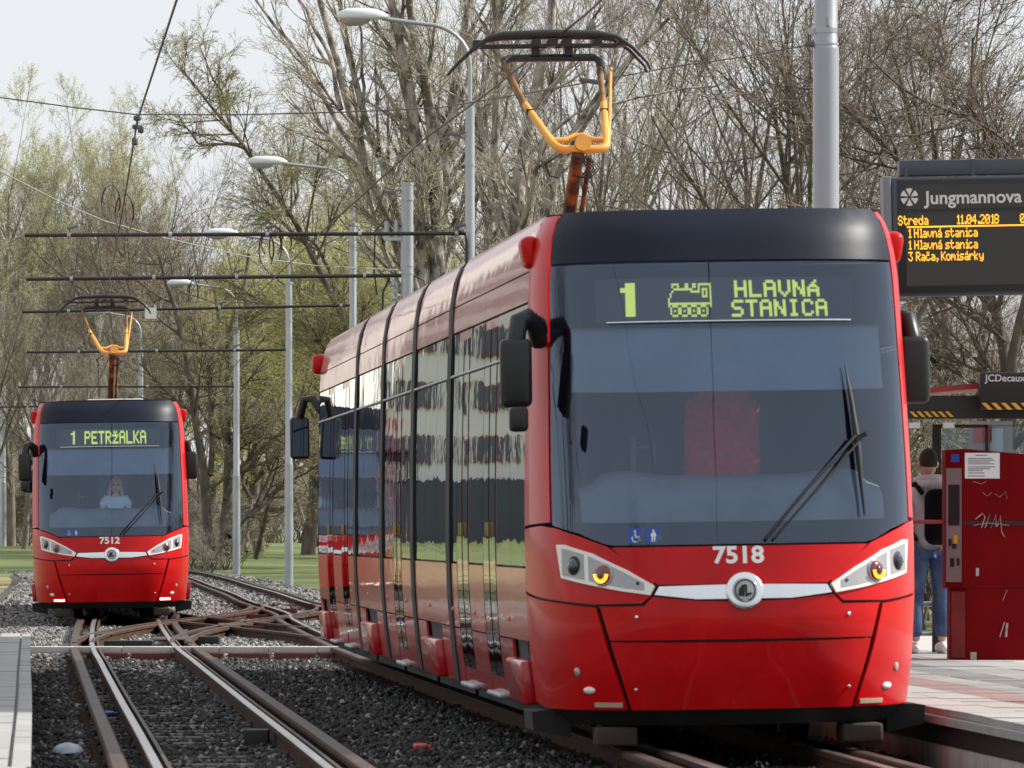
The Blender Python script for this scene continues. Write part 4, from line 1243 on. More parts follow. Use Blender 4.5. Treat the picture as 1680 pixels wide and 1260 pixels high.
# jumper loops
def loop(px, py, w_, h_, D, n=18, open_=.12, r=.014):
    pts = []
    for k in range(n):
        a = R(-90 + 360 * (open_ + (1 - 2 * open_) * k / (n - 1)))
        pts.append(at(px + w_ * math.cos(a), py - h_ * math.sin(a) * 1.0, D + .3 * math.sin(k)))
    return pts
for (lst, D, lb) in (([(182, 333, 15, 30), (204, 350, 15, 32)], 112, 'black looping jumper cables on the wires above the highest arm'),
                     ([(437, 410, 12, 30), (452, 405, 10, 28), (445, 400, 16, 22), (470, 398, 8, 16)], 118, 'tangle of black jumper loops under the middle of the highest arm'),
                     ([(318, 480, 7, 22)], 140, 'single black jumper hook under the second arm')):
    mb = MB()
    for (px, py, a, b) in lst: mb.tube(loop(px, py, a, b, D), .014, 6)
    mb.build('jumper_cable', m_cable, label=lb, cat='cable', group='black jumper cables')
for (x0, y0, x1, y1, D, lb) in ((160, 388, 166, 440, 116, 'short dropper hanging from the highest arm at its left'), (415, 458, 420, 490, 142, 'short curved dropper under the second arm')):
    mb = MB(); mb.tube([at(x0, y0, D), at((x0 + x1) / 2 + 1, (y0 + y1) / 2, D), at(x1, y1, D)], .012, 6); mb.box(at(x1, y1, D), (.06, .05, .09), bev=.02)
    mb.build('dropper', m_wire, label=lb, cat='wire fitting', group='droppers under the arms')
# ---------------------------------------------------------------- departure board
m_board = mat('board_frame_blue_grey', (.035, .05, .07), .4, coat=.2, var=.1)
m_board_side = mat('board_side_grey', (.16, .18, .20), .45)
m_board_black = mat('board_black_bezel', (.006, .006, .007), .35)
m_screen = mat('board_screen', (.030, .029, .028), .45)
m_amber = mat('amber_diode', (.9, .4, .02), .5, emit=(1.0, .42, .02), estr=1.15)
m_logo = mat('white_print', (.62, .62, .62), .5)
D = 56.6
a = at(1459, 291, D); b = at(1478, 487, D)
Wd, Hd_ = 2.6, a.z - b.z
o = empty('departure_board', (a.x + .035, D, b.z)); tag(o, 'dark electronic departure board with amber text at the top right', 'departure board')
o.rotation_euler = (0, R(-1.2), R(3))
mb = MB(); mb.box((Wd / 2, .12, Hd_ / 2), (Wd, .22, Hd_), bev=.02); mb.build('case', m_board, o)
mb = MB(); mb.box((-.033, .13, Hd_ / 2 + .0), (.065, .26, Hd_ + .02), bev=.01); mb.build('side_cover', m_board_side, o)
mb = MB(); mb.box((Wd / 2 + .02, .0, Hd_ / 2), (Wd - .06, .02, Hd_ - .05), bev=.004); mb.build('bezel', m_board_black, o)
mb = MB(); mb.box((Wd / 2, .13, Hd_ + .075), (Wd - .15, .16, .13), bev=.01); mb.box((Wd / 2 - .62, .045, Hd_ + .075), (.03, .02, .13)); mb.box((.13, .045, Hd_ + .03), (.03, .02, .08)); mb.build('top_rail', m_board, o)
mb = MB(); mb.box((Wd / 2 + .03, -.012, Hd_ - .165), (Wd - .16, .006, .20)); mb.build('name_panel', m_screen, o)
mb = MB(); mb.box((Wd / 2 + .03, -.012, .385), (Wd - .16, .006, .60)); SC = mb.build('screen', m_screen, o)
tx = text_obj('station_name', 'Jungmannova', .150, m_logo, o, loc=(.672, -.018, Hd_ - .178), rot=(R(90), 0, 0), bold=.0028, depth=.001)
mb = MB(); cx, cz, rr = .145, Hd_ - .165, .072
for q in range(4):
    # four petals of the white round logo, parted by an X
    pass
for q in range(6):
    a0 = R(60 * q + 8 + 0); a1 = R(60 * q + 52)
    pts = [(cx + .012 * math.cos((a0 + a1) / 2), cz + .012 * math.sin((a0 + a1) / 2))]
    for k in range(7):
        a_ = a0 + (a1 - a0) * k / 6; pts.append((cx + rr * math.cos(a_), cz + rr * math.sin(a_)))
    mb.add([(x, -.0175, z) for x, z in pts], [tuple(range(len(pts)))])
mb.build('round_logo', m_logo, o)

F8 = {
 'S': ['.###.', '#...#', '#....', '.###.', '....#', '#...#', '.###.', '.....'],
 't': ['.#...', '.#...', '####.', '.#...', '.#...', '.#..#', '..##.', '.....'],
 'r': ['.....', '.....', '#.##.', '##..#', '#....', '#....', '#....', '.....'],
 'e': ['.....', '.....', '.###.', '#...#', '#####', '#....', '.###.', '.....'],
 'd': ['....#', '....#', '.##.#', '#..##', '#...#', '#...#', '.####', '.....'],
 'a': ['.....', '.....', '.###.', '....#', '.####', '#...#', '.####', '.....'],
 'á': ['...#.', '..#..', '.###.', '....#', '.####', '#...#', '.####', '.....'],
 'l': ['.##..', '..#..', '..#..', '..#..', '..#..', '..#..', '.###.', '.....'],
 'v': ['.....', '.....', '#...#', '#...#', '#...#', '.#.#.', '..#..', '.....'],
 'n': ['.....', '.....', '#.##.', '##..#', '#...#', '#...#', '#...#', '.....'],
 's': ['.....', '.....', '.####', '#....', '.###.', '....#', '####.', '.....'],
 'i': ['..#..', '.....', '.##..', '..#..', '..#..', '..#..', '.###.', '.....'],
 'c': ['.....', '.....', '.###.', '#....', '#....', '#...#', '.###.', '.....'],
 'č': ['.#.#.', '..#..', '.###.', '#....', '#....', '#...#', '.###.', '.....'],
 'o': ['.....', '.....', '.###.', '#...#', '#...#', '#...#', '.###.', '.....'],
 'm': ['.....', '.....', '##.#.', '#.#.#', '#.#.#', '#...#', '#...#', '.....'],
 'k': ['#....', '#....', '#..#.', '#.#..', '##...', '#.#..', '#..#.', '.....'],
 'y': ['.....', '.....', '#...#', '#...#', '#...#', '.####', '....#', '.###.'],
 'H': ['#...#', '#...#', '#...#', '#####', '#...#', '#...#', '#...#', '.....'],
 'R': ['####.', '#...#', '#...#', '####.', '#.#..', '#..#.', '#...#', '.....'],
 'K': ['#...#', '#..#.', '#.#..', '##...', '#.#..', '#..#.', '#...#', '.....'],
 ',': ['.....', '.....', '.....', '.....', '.....', '.##..', '..#..', '.#...'],
 '.': ['.....', '.....', '.....', '.....', '.....', '.##..', '.##..', '.....'],
 ':': ['.....', '.##..', '.##..', '.....', '.##..', '.##..', '.....', '.....'],
 '1': ['..#..', '.##..', '..#..', '..#..', '..#..', '..#..', '.###.', '.....'],
 '3': ['#####', '...#.', '..#..', '...#.', '....#', '#...#', '.###.', '.....'],
 '0': ['.###.', '#...#', '#..##', '#.#.#', '##..#', '#...#', '.###.', '.....'],
 '4': ['...#.', '..##.', '.#.#.', '#..#.', '#####', '...#.', '...#.', '.....'],
 '2': ['.###.', '#...#', '....#', '...#.', '..#..', '.#...', '#####', '.....'],
 '8': ['.###.', '#...#', '#...#', '.###.', '#...#', '#...#', '.###.', '.....'],
 '9': ['.###.', '#...#', '#...#', '.####', '....#', '...#.', '.##..', '.....'],
 ' ': ['.....'] * 8}
def amber(txt, x0, ztop, wch=.0425, h=.085):
    mb = MB(); fn = lambda x, z: Vector((x, -.0175, z))
    dx = wch / 5.6
    for k, c in enumerate(txt):
        g_ = F8[c]
        wk = wch
        dots(g_, x0, ztop, dx, h / 8, fn, mb, 1.05)
        x0 += wch * (.55 if c in '.:, ' else .72 if c in 'il1' else 1.0)
    mb.build('amber_text', m_amber, SC)
amber('Streda', .052, .655, .042, .088)
amber('11.04.2018', .53, .655, .043, .088)
amber('09:3', 1.055, .655, .043, .088)
mb = MB(); mb.box((Wd / 2 + .03, -.0165, .567), (Wd - .18, .002, .012)); mb.build('amber_line', m_amber, SC)
amber('1 Hlavná stanica', .13, .548, .0405, .085)
amber('1 Hlavná stanica', .13, .452, .0405, .085)
amber('3 Rača, Komisárky', .13, .358, .0405, .085)
# its post, out of the frame on the right
mb = MB(); mb.cyl((Wd / 2 + .6, .2, -b.z + .2), (Wd / 2 + .6, .2, Hd_), .07, 14); mb.build('post', m_board, o)

# ---------------------------------------------------------------- stop shelter
m_sh_dark = mat('shelter_dark', (.012, .012, .013), .45)
m_sh_red = mat('shelter_red_trim', (.30, .02, .02), .4)
m_stripe = mat('hazard_yellow', (.72, .40, .02), .5)
m_sh_glass = glass('shelter_glass', (.82, .86, .85), .02, 1.45)
PZ = .25
D = 62.5
def SX(px, D_=62.5): return (px - 840) / (FPX / D_)
def SZ(py, D_=62.5): return CAM_H + (HZ - py) * D_ / FPX
o = empty('tram_stop_shelter', (SX(1560), D, PZ)); tag(o, 'dark tram stop shelter with hazard stripes and red roof edge on the right platform', 'shelter')
def loc(px, py, dy=0): return Vector((SX(px) - SX(1560), dy, SZ(py) - PZ))
# roof: thin slab rising towards the camera side, black advertising fascia at the right
rf = MB(); x0 = loc(1482, 0).x; x1 = loc(1990, 0).x; zt = loc(0, 640).z; zb_ = loc(0, 676).z
rf.add([(x0, 0, loc(0, 640).z), (x1, 0, loc(0, 592).z), (x1, 0, loc(0, 606).z), (x0, 0, loc(0, 648).z), (x0, 1.9, loc(0, 640).z), (x1, 1.9, loc(0, 600).z), (x1, 1.9, loc(0, 606).z), (x0, 1.9, loc(0, 648).z)],
       [(0, 1, 2, 3), (4, 7, 6, 5), (0, 4, 5, 1), (3, 2, 6, 7), (0, 3, 7, 4), (1, 5, 6, 2)])
rf.build('roof', m_sh_red, o)
fa = MB(); fa.box(((x0 + x1) / 2, .06, (loc(0, 650).z + loc(0, 686).z) / 2), (x1 - x0, .08, loc(0, 648).z - loc(0, 686).z)); fa.build('fascia', m_sh_dark, o)
fb = MB(); p0 = loc(1604, 612); p1 = loc(1990, 672); fb.box(((p0.x + p1.x) / 2, -.16, (p0.z + p1.z) / 2), (p1.x - p0.x, .30, p0.z - p1.z), bev=.012); fb.build('name_box', m_sh_dark, o)
text_obj('shelter_sign', 'JCDecaux', .088, m_logo, o, loc=tuple(loc(1645, 622, -.315)), bold=.0012, depth=.001)
def stripes(px0, px1, py0, py1, dy, n):
    mb = MB(); a = loc(px0, py0, dy); b = loc(px1, py1, dy); w_ = (b.x - a.x) / n; sk_ = (a.z - b.z)
    for k in range(n):
        x = a.x + k * w_
        mb.add([(x, dy, a.z), (x + w_ * .5, dy, a.z), (x + w_ * .5 + sk_, dy, b.z), (x + sk_, dy, b.z)], [(0, 1, 2, 3)])
    mb.build('hazard_stripe', m_stripe, o)
stripes(1492, 1562, 675, 684, .012, 6)
stripes(1606, 1990, 662, 673, -.318, 24)
for px in (1478, 1562, 1800):
    mb = MB(); pt = loc(px, 690); mb.box((pt.x, .9 if px != 1562 else 2.3, pt.z / 2), (.08, .08, pt.z)); mb.build('post', m_sh_dark, o)
def pane(px0, px1, py0, py1, dy):
    a = loc(px0, py0); b = loc(px1, py1)
    mb = MB(); mb.box(((a.x + b.x) / 2, dy, (a.z + b.z) / 2), (b.x - a.x, .01, a.z - b.z)); mb.build('glass_pane', m_sh_glass, o)
pane(1562, 1646, 690, 1040, 2.4); pane(1650, 1800, 690, 1040, 2.4)
rl = MB(); a = loc(1482, 996); b = loc(1800, 996)
rl.tube([(a.x, 2.4, a.z), (b.x, 2.4, b.z)], .025, 8); rl.tube([(a.x, 2.4, a.z - .28), (b.x, 2.4, b.z - .28)], .018, 8); rl.build('rail', m_galv, o)
fr = MB(); 
for px in (1646, 1648): pass
a = loc(1560, 690); b = loc(1648, 690)
fr.box(((a.x + b.x) / 2, 2.36, a.z - .015), (b.x - a.x, .05, .03)); fr.box((b.x, 2.36, a.z / 2), (.03, .05, a.z)); fr.build('pane_frame', m_sh_dark, o)
bn = MB(); a = loc(1480, 870); bn.box((a.x + 2.6, 2.75, .42), (2.0, .35, .05), bev=.01); bn.build('bench', m_grey_step, o)
cg = MB(); cg.box(loc(1500, 698, .0), (.10, .10, .05)); cg.box(loc(1556, 698, -.02), (.10, .10, .05)); cg.build('lamp', m_lampglass, o)
# grey low cabinets and posters behind the glass
mb = MB(); mb.box((SX(1625, 66), 66, SZ(720, 66)), (.42, .03, .34)); pb = mb.build('notice_board', m_pav, label='framed notice board behind the shelter glass above the ticket machine', cat='notice board')
mb = MB(); mb.box((SX(1612, 66), 65.98, SZ(712, 66)), (.17, .006, .16)); mb.build('notice', mat('notice_red', (.35, .05, .06), .6), pb)
mb = MB(); mb.box((SX(1635, 66), 65.98, SZ(722, 66)), (.12, .006, .22)); mb.build('notice', mat('notice_blue', (.35, .4, .5), .6), pb)

# ---------------------------------------------------------------- ticket machine
m_tm = mat('machine_red', (.15, .001, .003), .6, spec=.08, coat=.0, var=.14, vscale=2.5, rvar=.12)
m_tm_light = mat('machine_red_pale', (.22, .04, .035), .5, var=.25, vscale=3)  # paler red for the lower left face
m_tm_grey = mat('machine_grey_panel', (.22, .20, .21), .45, var=.15)
m_paper = mat('paper', (.66, .67, .70), .7)
m_ink = mat('ink', (.10, .10, .12), .7)
m_scr = mat('graffiti_white', (.40, .28, .28), .6, var=.35, vscale=25)
D = 61.0; s_ = FPX / D
o = empty('ticket_machine', ((1580 - 840) / s_, D, PZ)); tag(o, 'dark red ticket machine with a paper notice and white scribble on its side', 'ticket machine')
def L(px, py): return Vector(((px - 1580) / s_, 0, CAM_H + (HZ - py) / s_ - PZ))
wR = L(1692, 0).x
# upper cabinet: plan with a narrow operating face on the left turned towards the track
zT = L(0, 744).z; zM = L(0, 965).z
def cab(mb, xl, xc, xr, yl, z0, z1l, z1c, z1r):
    vs = [(xl, yl, z0), (xc, 0, z0), (xr, 0, z0), (xr, .65, z0), (xl, .65, z0), (xl, yl, z1l), (xc, 0, z1c), (xr, 0, z1r), (xr, .65, z1r), (xl, .65, z1l)]
    mb.add(vs, [(0, 1, 6, 5), (1, 2, 7, 6), (2, 3, 8, 7), (3, 4, 9, 8), (4, 0, 5, 9), (5, 6, 7, 8, 9), (0, 4, 3, 2, 1)])
mb = MB(); cab(mb, L(1553, 0).x, 0, wR, .22, zM, L(0, 738).z, L(0, 736).z, L(0, 746).z); up = mb.build('upper_cabinet', m_tm, o)
mb = MB(); cab(mb, L(1561, 0).x, L(1586, 0).x, L(1688, 0).x, .22, 0, zM - .002, zM - .002, zM - .002); lw = mb.build('lower_cabinet', m_tm, o)
mb = MB(); xl = L(1563, 0).x; xr_ = L(1584, 0).x
mb.add([(xl, .19, .02), (xr_, .012, .02), (xr_, .012, zM - .03), (xl, .19, zM - .03)], [(0, 1, 2, 3)]); mb.build('front_cover', m_tm_light, lw)
def opf(u_, z):  # point on the oblique operating face, u 0..1 left to right
    return Vector((L(1553, 0).x * (1 - u_), .22 * (1 - u_) - .004, z))
def face_rect(u0, u1, py0, py1, m_, nm, off=0):
    mb = MB(); z0 = L(0, py1).z; z1 = L(0, py0).z; d_ = Vector((-.3, -1, 0)).normalized() * off
    q = [opf(u0, z0) + d_, opf(u1, z0) + d_, opf(u1, z1) + d_, opf(u0, z1) + d_]; mb.add(q, [(0, 1, 2, 3)])
    return mb.build(nm, m_, up)
face_rect(.06, .92, 768, 955, m_tm_grey, 'control_panel')
face_rect(.18, .80, 795, 862, m_seam, 'screen', .006)
face_rect(.50, .72, 878, 892, m_stripe, 'coin_slot', .006)
face_rect(.20, .36, 884, 896, m_seam, 'card_slot', .006)
face_rect(.40, .62, 892, 900, m_seam, 'button', .006)
face_rect(.28, .50, 916, 930, m_seam, 'ticket_tray', .006)
face_rect(.66, .80, 916, 928, m_seam, 'ticket_tray', .006)
face_rect(.35, .80, 745, 758, m_blue, 'blue_sticker', .006)
def frect(px0, px1, py0, py1, m_, nm, par, off=-.004):
    mb = MB(); a = L(px0, py0); b = L(px1, py1); mb.box(((a.x + b.x) / 2, off, (a.z + b.z) / 2), (b.x - a.x, .004, a.z - b.z)); return mb.build(nm, m_, par)
pp = frect(1583, 1640, 743, 785, m_paper, 'paper_notice', up)
mb = MB(); rg = random.Random(4)
for k, py in enumerate([747, 752, 755, 758, 761, 766, 769, 772, 776, 781]):
    a = L(1588 + (12 if k == 0 else 0), py); b = L(1634 - (14 if k == 0 else rg.uniform(0, 24)), py); mb.box(((a.x + b.x) / 2, -.0075, a.z), (b.x - a.x, .001, .006))
mb.build('printed_lines', m_ink, pp)
frect(1580, 1692, 855, 861, m_seam, 'seam', up)
frect(1601, 1606, 932, 945, m_grey_step, 'lock', up, -.008)
frect(1592, 1602, 1070, 1088, mat('tape_pale', (.42, .36, .28), .7), 'sticker', lw, -.006)
sc_ = MB()
def scr(pts, r=.006):
    sc_.tube([L(x, y) + Vector((0, -.010, 0)) for x, y in pts], r, 4)
scr([(1600, 852), (1612, 842), (1616, 848), (1610, 866)]); scr([(1616, 866), (1624, 844), (1626, 866), (1634, 844), (1634, 864)])
scr([(1636, 864), (1641, 846), (1643, 872), (1648, 882), (1645, 878)], .005); scr([(1597, 862), (1622, 858), (1656, 862)], .003)
scr([(1612, 808), (1620, 814), (1626, 808)], .002); scr([(1632, 810), (1640, 816), (1650, 806), (1652, 818)], .002)
scr([(1596, 790), (1610, 794), (1618, 790)], .002)
scr([(1640, 1045), (1648, 1020)], .006); scr([(1652, 1022), (1650, 1045)], .012); scr([(1645, 985), (1652, 968)], .003)
sc_.build('graffiti', m_scr, up)
st_ = MB(); a = L(1500, 856); st_.box((L(1528, 0).x, .3, a.z + .0), (.29, .03, .035), bev=.01); st_.build('side_bar', m_sh_red, o)

# ---------------------------------------------------------------- people
def skinned(name, verts, edges, radii, m_, parent, root=0, sub=2, flat=None):
    me = bpy.data.meshes.new(name); me.from_pydata(verts, edges, []); me.materials.append(m_)
    o = link(name, me, None)
    md = o.modifiers.new('skin', 'SKIN'); md.use_smooth_shade = True
    sv = me.skin_vertices[0].data
    for i, r_ in enumerate(radii): sv[i].radius = r_ if isinstance(r_, tuple) else (r_, r_)
    sv[root].use_root = True
    ss = o.modifiers.new('sub', 'SUBSURF'); ss.levels = sub; ss.render_levels = sub
    dg = bpy.context.evaluated_depsgraph_get()
    me2 = bpy.data.meshes.new_from_object(o.evaluated_get(dg))
    o.modifiers.clear(); o.data = me2; me2.name = name
    if not me2.materials: me2.materials.append(m_)
    o.parent = parent
    return o
def blob(mb, c, r, n=14, m_=10, fz=None):
    vs = []; c = Vector(c)
    for j in range(m_ + 1):
        th = math.pi * j / m_
        for i in range(n):
            a = 2 * math.pi * i / n
            v = Vector((math.sin(th) * math.cos(a) * r[0], math.sin(th) * math.sin(a) * r[1], math.cos(th) * r[2]))
            if fz: v = fz(v)
            vs.append(c + v)
    fs = [(j * n + i, j * n + (i + 1) % n, (j + 1) * n + (i + 1) % n, (j + 1) * n + i) for j in range(m_) for i in range(n)]
    mb.add(vs, fs, True); return mb
m_skin = mat('skin', (.50, .30, .22), .55, var=.05)
m_hood = mat('grey_hoodie', (.56, .57, .61), .9, var=.12, vscale=9, bump=.5, bscale=9, bdist=.03)
m_jean = mat('blue_jeans', (.035, .065, .16), .9, col2=(.11, .17, .30), vscale=5, bump=.5, bscale=10, bdist=.02, contrast=(.45, .75))
m_pack = mat('black_backpack', (.006, .006, .007), .9, spec=.1, var=.4, vscale=9, bump=.5, bscale=9)
m_hair = mat('dark_hair', (.025, .017, .012), .8, bump=.6, bscale=60)
m_shoe = mat('white_sneaker', (.66, .64, .62), .6, var=.1)
D = 64.2; s_ = FPX / D
P = empty('person', ((1524 - 840) / s_, D, PZ)); P.rotation_euler = (0, 0, R(12)); P.scale = (1.04, 1.04, 1.04)
tag(P, 'man seen from behind in grey hoodie, jeans and black backpack beside the ticket machine', 'person')
# the figure faces +y (away from the camera)
V = [(0, 0, .95), (0, 0, 1.12), (0, .0, 1.33), (0, .01, 1.46), (0, .02, 1.53), (0, .03, 1.60),
     (-.10, 0, .90), (-.115, .02, .52), (-.125, -.01, .10), (.10, 0, .90), (.12, .03, .52), (.125, .0, .10),
     (-.19, .0, 1.42), (-.25, -.02, 1.15), (-.23, .10, .93), (-.22, .16, .86), (.19, .0, 1.42), (.25, -.02, 1.15), (.22, .10, .93), (.21, .16, .86)]
E = [(0, 1), (1, 2), (2, 3), (3, 4), (4, 5), (0, 6), (6, 7), (7, 8), (0, 9), (9, 10), (10, 11), (3, 12), (12, 13), (13, 14), (14, 15), (3, 16), (16, 17), (17, 18), (18, 19)]
Rd = [(.11, .08), (.11, .08), (.12, .08), (.09, .07), (.055, .055), (.055, .055), .07, .05, .042, .07, .05, .042, .045, .036, .032, .03, .045, .036, .032, .03]
bd = skinned('body', V, E, Rd, m_skin, P)
hd = MB(); blob(hd, (0, .03, 1.70), (.078, .098, .122)); blob(hd, (-.082, .03, 1.69), (.014, .026, .034), 8, 6); blob(hd, (.082, .03, 1.69), (.014, .026, .034), 8, 6); blob(hd, (0, .135, 1.68), (.014, .02, .03), 8, 6)
hd.build('head', m_skin, P)
hr = MB(); blob(hr, (0, .015, 1.725), (.086, .102, .112), fz=lambda v: Vector((v.x, v.y, v.z if v.z > -.05 else -.05 + (v.z + .05) * .5))); hr.build('hair', m_hair, P)
V = [(0, 0, .88), (0, 0, 1.10), (0, 0, 1.30), (0, -.005, 1.43), (0, .0, 1.51), (-.20, 0, 1.415), (-.265, -.03, 1.16), (-.245, .08, .95), (.20, 0, 1.415), (.265, -.03, 1.16), (.245, .08, .95)]
E = [(0, 1), (1, 2), (2, 3), (3, 4), (3, 5), (5, 6), (6, 7), (3, 8), (8, 9), (9, 10)]
Rd = [(.15, .11), (.155, .115), (.185, .13), (.135, .11), (.085, .085), .078, .066, .052, .078, .066, .052]
skinned('hoodie', V, E, Rd, m_hood, P)
hh = MB(); blob(hh, (0, -.06, 1.52), (.135, .085, .075)); 
hh.tube([(-.08, .07, 1.52), (-.115, .0, 1.54), (-.08, -.085, 1.565), (0, -.11, 1.57), (.08, -.085, 1.565), (.115, .0, 1.54), (.08, .07, 1.52)], .034, 8); hh.build('hood', m_hood, P)
V = [(0, 0, 1.04), (-.095, .0, .90), (-.12, .02, .52), (-.13, -.01, .13), (.095, 0, .90), (.125, .03, .52), (.13, .0, .13)]
skinned('trousers', V, [(0, 1), (1, 2), (2, 3), (0, 4), (4, 5), (5, 6)], [(.16, .125), .108, .082, .072, .108, .082, .072], m_jean, P)
for sx in (-1, 1):
    sh = MB(); blob(sh, (sx * .13, .05, .05), (.052, .145, .055), fz=lambda v: Vector((v.x, v.y, max(v.z, -.045)))); sh.build('shoe', m_shoe, P)
bp = MB(); bp.box((.055, -.225, 1.22), (.31, .20, .50), bev=.085); bp.box((.055, -.32, 1.12), (.23, .07, .26), bev=.03)
B = bp.build('backpack', m_pack, P)
st = MB()
for sx in (-1, 1): st.tube([(sx * .12 + .02, -.14, 1.43), (sx * .14, -.06, 1.515), (sx * .145, .06, 1.50), (sx * .15, .13, 1.36), (sx * .17, .06, 1.12), (sx * .15, -.12, 1.02)], .022, 6)
st.tube([(.06, -.30, .98), (.10, -.30, .84), (.16, -.18, .74), (.18, -.16, .88)], .012, 5)
st.build('strap', m_pack, B)

# driver in the far tram (placed in the tram's own frame)
m_shirt = mat('light_blue_shirt', (.60, .78, .90), .85, var=.06, vscale=6)
m_blond = mat('blond_hair', (.62, .50, .36), .7, bump=.5, bscale=40)
m_skin2 = mat('skin_light', (.78, .46, .36), .5)
th = math.atan(FAR_S)
def far_pt(x, y, z): return Vector((FAR_C[0] + x * math.cos(th) - y * math.sin(th), FAR_C[1] + x * math.sin(th) + y * math.cos(th), z))
P = empty('person', far_pt(.06, 1.28, 1.05), th); P.location.z += .03; tag(P, 'woman tram driver with sunglasses and pale blue shirt behind the far windshield', 'person')
# faces -y (towards the camera); hips at z .35 over the empty
V = [(0, .05, .35), (0, .05, .55), (0, .04, .76), (0, .03, .86), (0, .0, .93),
     (-.15, .03, .82), (-.235, -.02, .62), (-.27, -.24, .60), (-.28, -.34, .62), (.15, .03, .82), (.235, -.02, .62), (.29, -.24, .60), (.33, -.34, .61),
     (-.09, -.12, .33), (-.1, -.45, .33), (-.1, -.48, .04), (.09, -.12, .33), (.1, -.45, .33), (.1, -.48, .04)]
E = [(0, 1), (1, 2), (2, 3), (3, 4), (2, 5), (5, 6), (6, 7), (7, 8), (2, 9), (9, 10), (10, 11), (11, 12), (0, 13), (13, 14), (14, 15), (0, 16), (16, 17), (17, 18)]
Rd = [(.14, .11), (.12, .10), (.12, .09), .055, .05, .055, .045, .035, .03, .055, .045, .035, .03, .08, .065, .05, .08, .065, .05]
skinned('body', V, E, Rd, m_skin2, P)
V = [(0, .05, .40), (0, .05, .56), (0, .03, .75), (0, .03, .84), (-.155, .03, .82), (-.22, -.01, .69), (.155, .03, .82), (.22, -.01, .69)]
skinned('shirt', V, [(0, 1), (1, 2), (2, 3), (2, 4), (4, 5), (2, 6), (6, 7)], [(.17, .12), (.15, .12), (.145, .115), .075, .078, .070, .078, .070], m_shirt, P)
h = MB(); blob(h, (0, .0, 1.03), (.078, .092, .115)); blob(h, (0, -.095, 1.02), (.014, .02, .026), 8, 6); H_ = h.build('head', m_skin2, P)
h = MB(); blob(h, (0, -.088, .975), (.026, .01, .008), 8, 6); h.build('mouth', m_lens_red, H_)
g = MB(); 
for sx in (-1, 1): blob(g, (sx * .034, -.085, 1.045), (.030, .014, .020), 10, 6)
g.box((0, -.095, 1.05), (.03, .01, .008)); g.build('sunglasses', m_lens_dark, P)
h = MB(); blob(h, (0, .035, 1.065), (.088, .095, .115), fz=lambda v: v)
for sx in (-1, 1): h.tube([(sx * .07, -.01, 1.10), (sx * .085, .0, 1.0), (sx * .10, .01, .9), (sx * .115, .02, .83)], [.02, .024, .026, .015], 8)
h.build('hair', m_blond, P)
for sx in (-1, 1):
    hx = -.285 if sx < 0 else .34
    hb = MB(); blob(hb, (hx, -.39, .615), (.035, .045, .018))
    for k in range(4): hb.tube([(hx - .024 + .016 * k, -.425, .618), (hx - .026 + .018 * k, -.455, .618), (hx - .026 + .018 * k, -.475, .606)], [.0085, .0075, .006], 6)
    hb.tube([(hx - sx * .03, -.38, .615), (hx - sx * .05, -.405, .612), (hx - sx * .052, -.425, .608)], [.010, .009, .007], 6)
    hb.build('hand', m_skin2, P)

# seats
def seat(fn, rz, lb, m_seat=m_seat):
    o = empty('driver_seat', fn(.02, 1.72, 1.0), rz); tag(o, lb, 'seat', 'driver seats behind the windshields')
    mb = MB(); mb.box((0, 0, .90), (.50, .12, .72), bev=.06); mb.box((0, -.01, 1.36 - .06), (.36, .11, .22), bev=.05); mb.build('backrest', m_seat, o)
    mb = MB(); mb.box((0, -.25, .50), (.50, .48, .12), bev=.05); mb.build('cushion', m_seat, o)
    mb = MB(); mb.cyl((0, -.2, 0), (0, -.2, .45), .07, 12); mb.build('pedestal', m_seam, o)
th1 = math.atan(NEAR_S)
def near_pt(x, y, z): return Vector((NEAR_C[0] + x * math.cos(th1) - y * math.sin(th1), NEAR_C[1] + x * math.sin(th1) + y * math.cos(th1), z))
seat(near_pt, th1, 'empty red patterned driver seat behind the near windshield')
seat(far_pt, th, 'dark driver seat behind the woman in the farther tram', m_cab)
# ---------------------------------------------------------------- trees
def leaf_mat(name, c1, c2, tr=.3):
    m = bpy.data.materials.new(name); m.use_nodes = True
    N = m.node_tree.nodes; L = m.node_tree.links; b = N['Principled BSDF']
    tc = N.new('ShaderNodeTexCoord'); n1 = N.new('ShaderNodeTexNoise'); n1.inputs['Scale'].default_value = 1.1; n1.inputs['Detail'].default_value = 6
    mr = N.new('ShaderNodeMapRange'); mr.inputs[1].default_value = .35; mr.inputs[2].default_value = .65
    mx = N.new('ShaderNodeMix'); mx.data_type = 'RGBA'; mx.inputs[6].default_value = (*c1, 1); mx.inputs[7].default_value = (*c2, 1)
    L.new(tc.outputs['Object'], n1.inputs['Vector']); L.new(n1.outputs['Fac'], mr.inputs[0]); L.new(mr.outputs[0], mx.inputs[0]); L.new(mx.outputs[2], b.inputs['Base Color'])
    b.inputs['Roughness'].default_value = .6
    t = N.new('ShaderNodeBsdfTranslucent'); L.new(mx.outputs[2], t.inputs[0])
    ms = N.new('ShaderNodeMixShader'); ms.inputs[0].default_value = tr
    L.new(b.outputs[0], ms.inputs[1]); L.new(t.outputs[0], ms.inputs[2]); L.new(ms.outputs[0], N['Material Output'].inputs[0])
    return m
m_bark_pop = mat('poplar_bark', (.11, .095, .08), .9, col2=(.36, .33, .29), vscale=4.5, stretch=(1, 1, .55), bump=1, bscale=7, bdist=.07, contrast=(.42, .56))
m_bark_dark = mat('dark_bark', (.05, .04, .032), .9, col2=(.16, .13, .105), vscale=5, stretch=(1, 1, .3), bump=.8, bscale=9, bdist=.04)
m_bark_grey = mat('grey_bark', (.10, .085, .07), .9, col2=(.22, .19, .16), vscale=5, stretch=(1, 1, .4), bump=.6, bscale=9, bdist=.04)
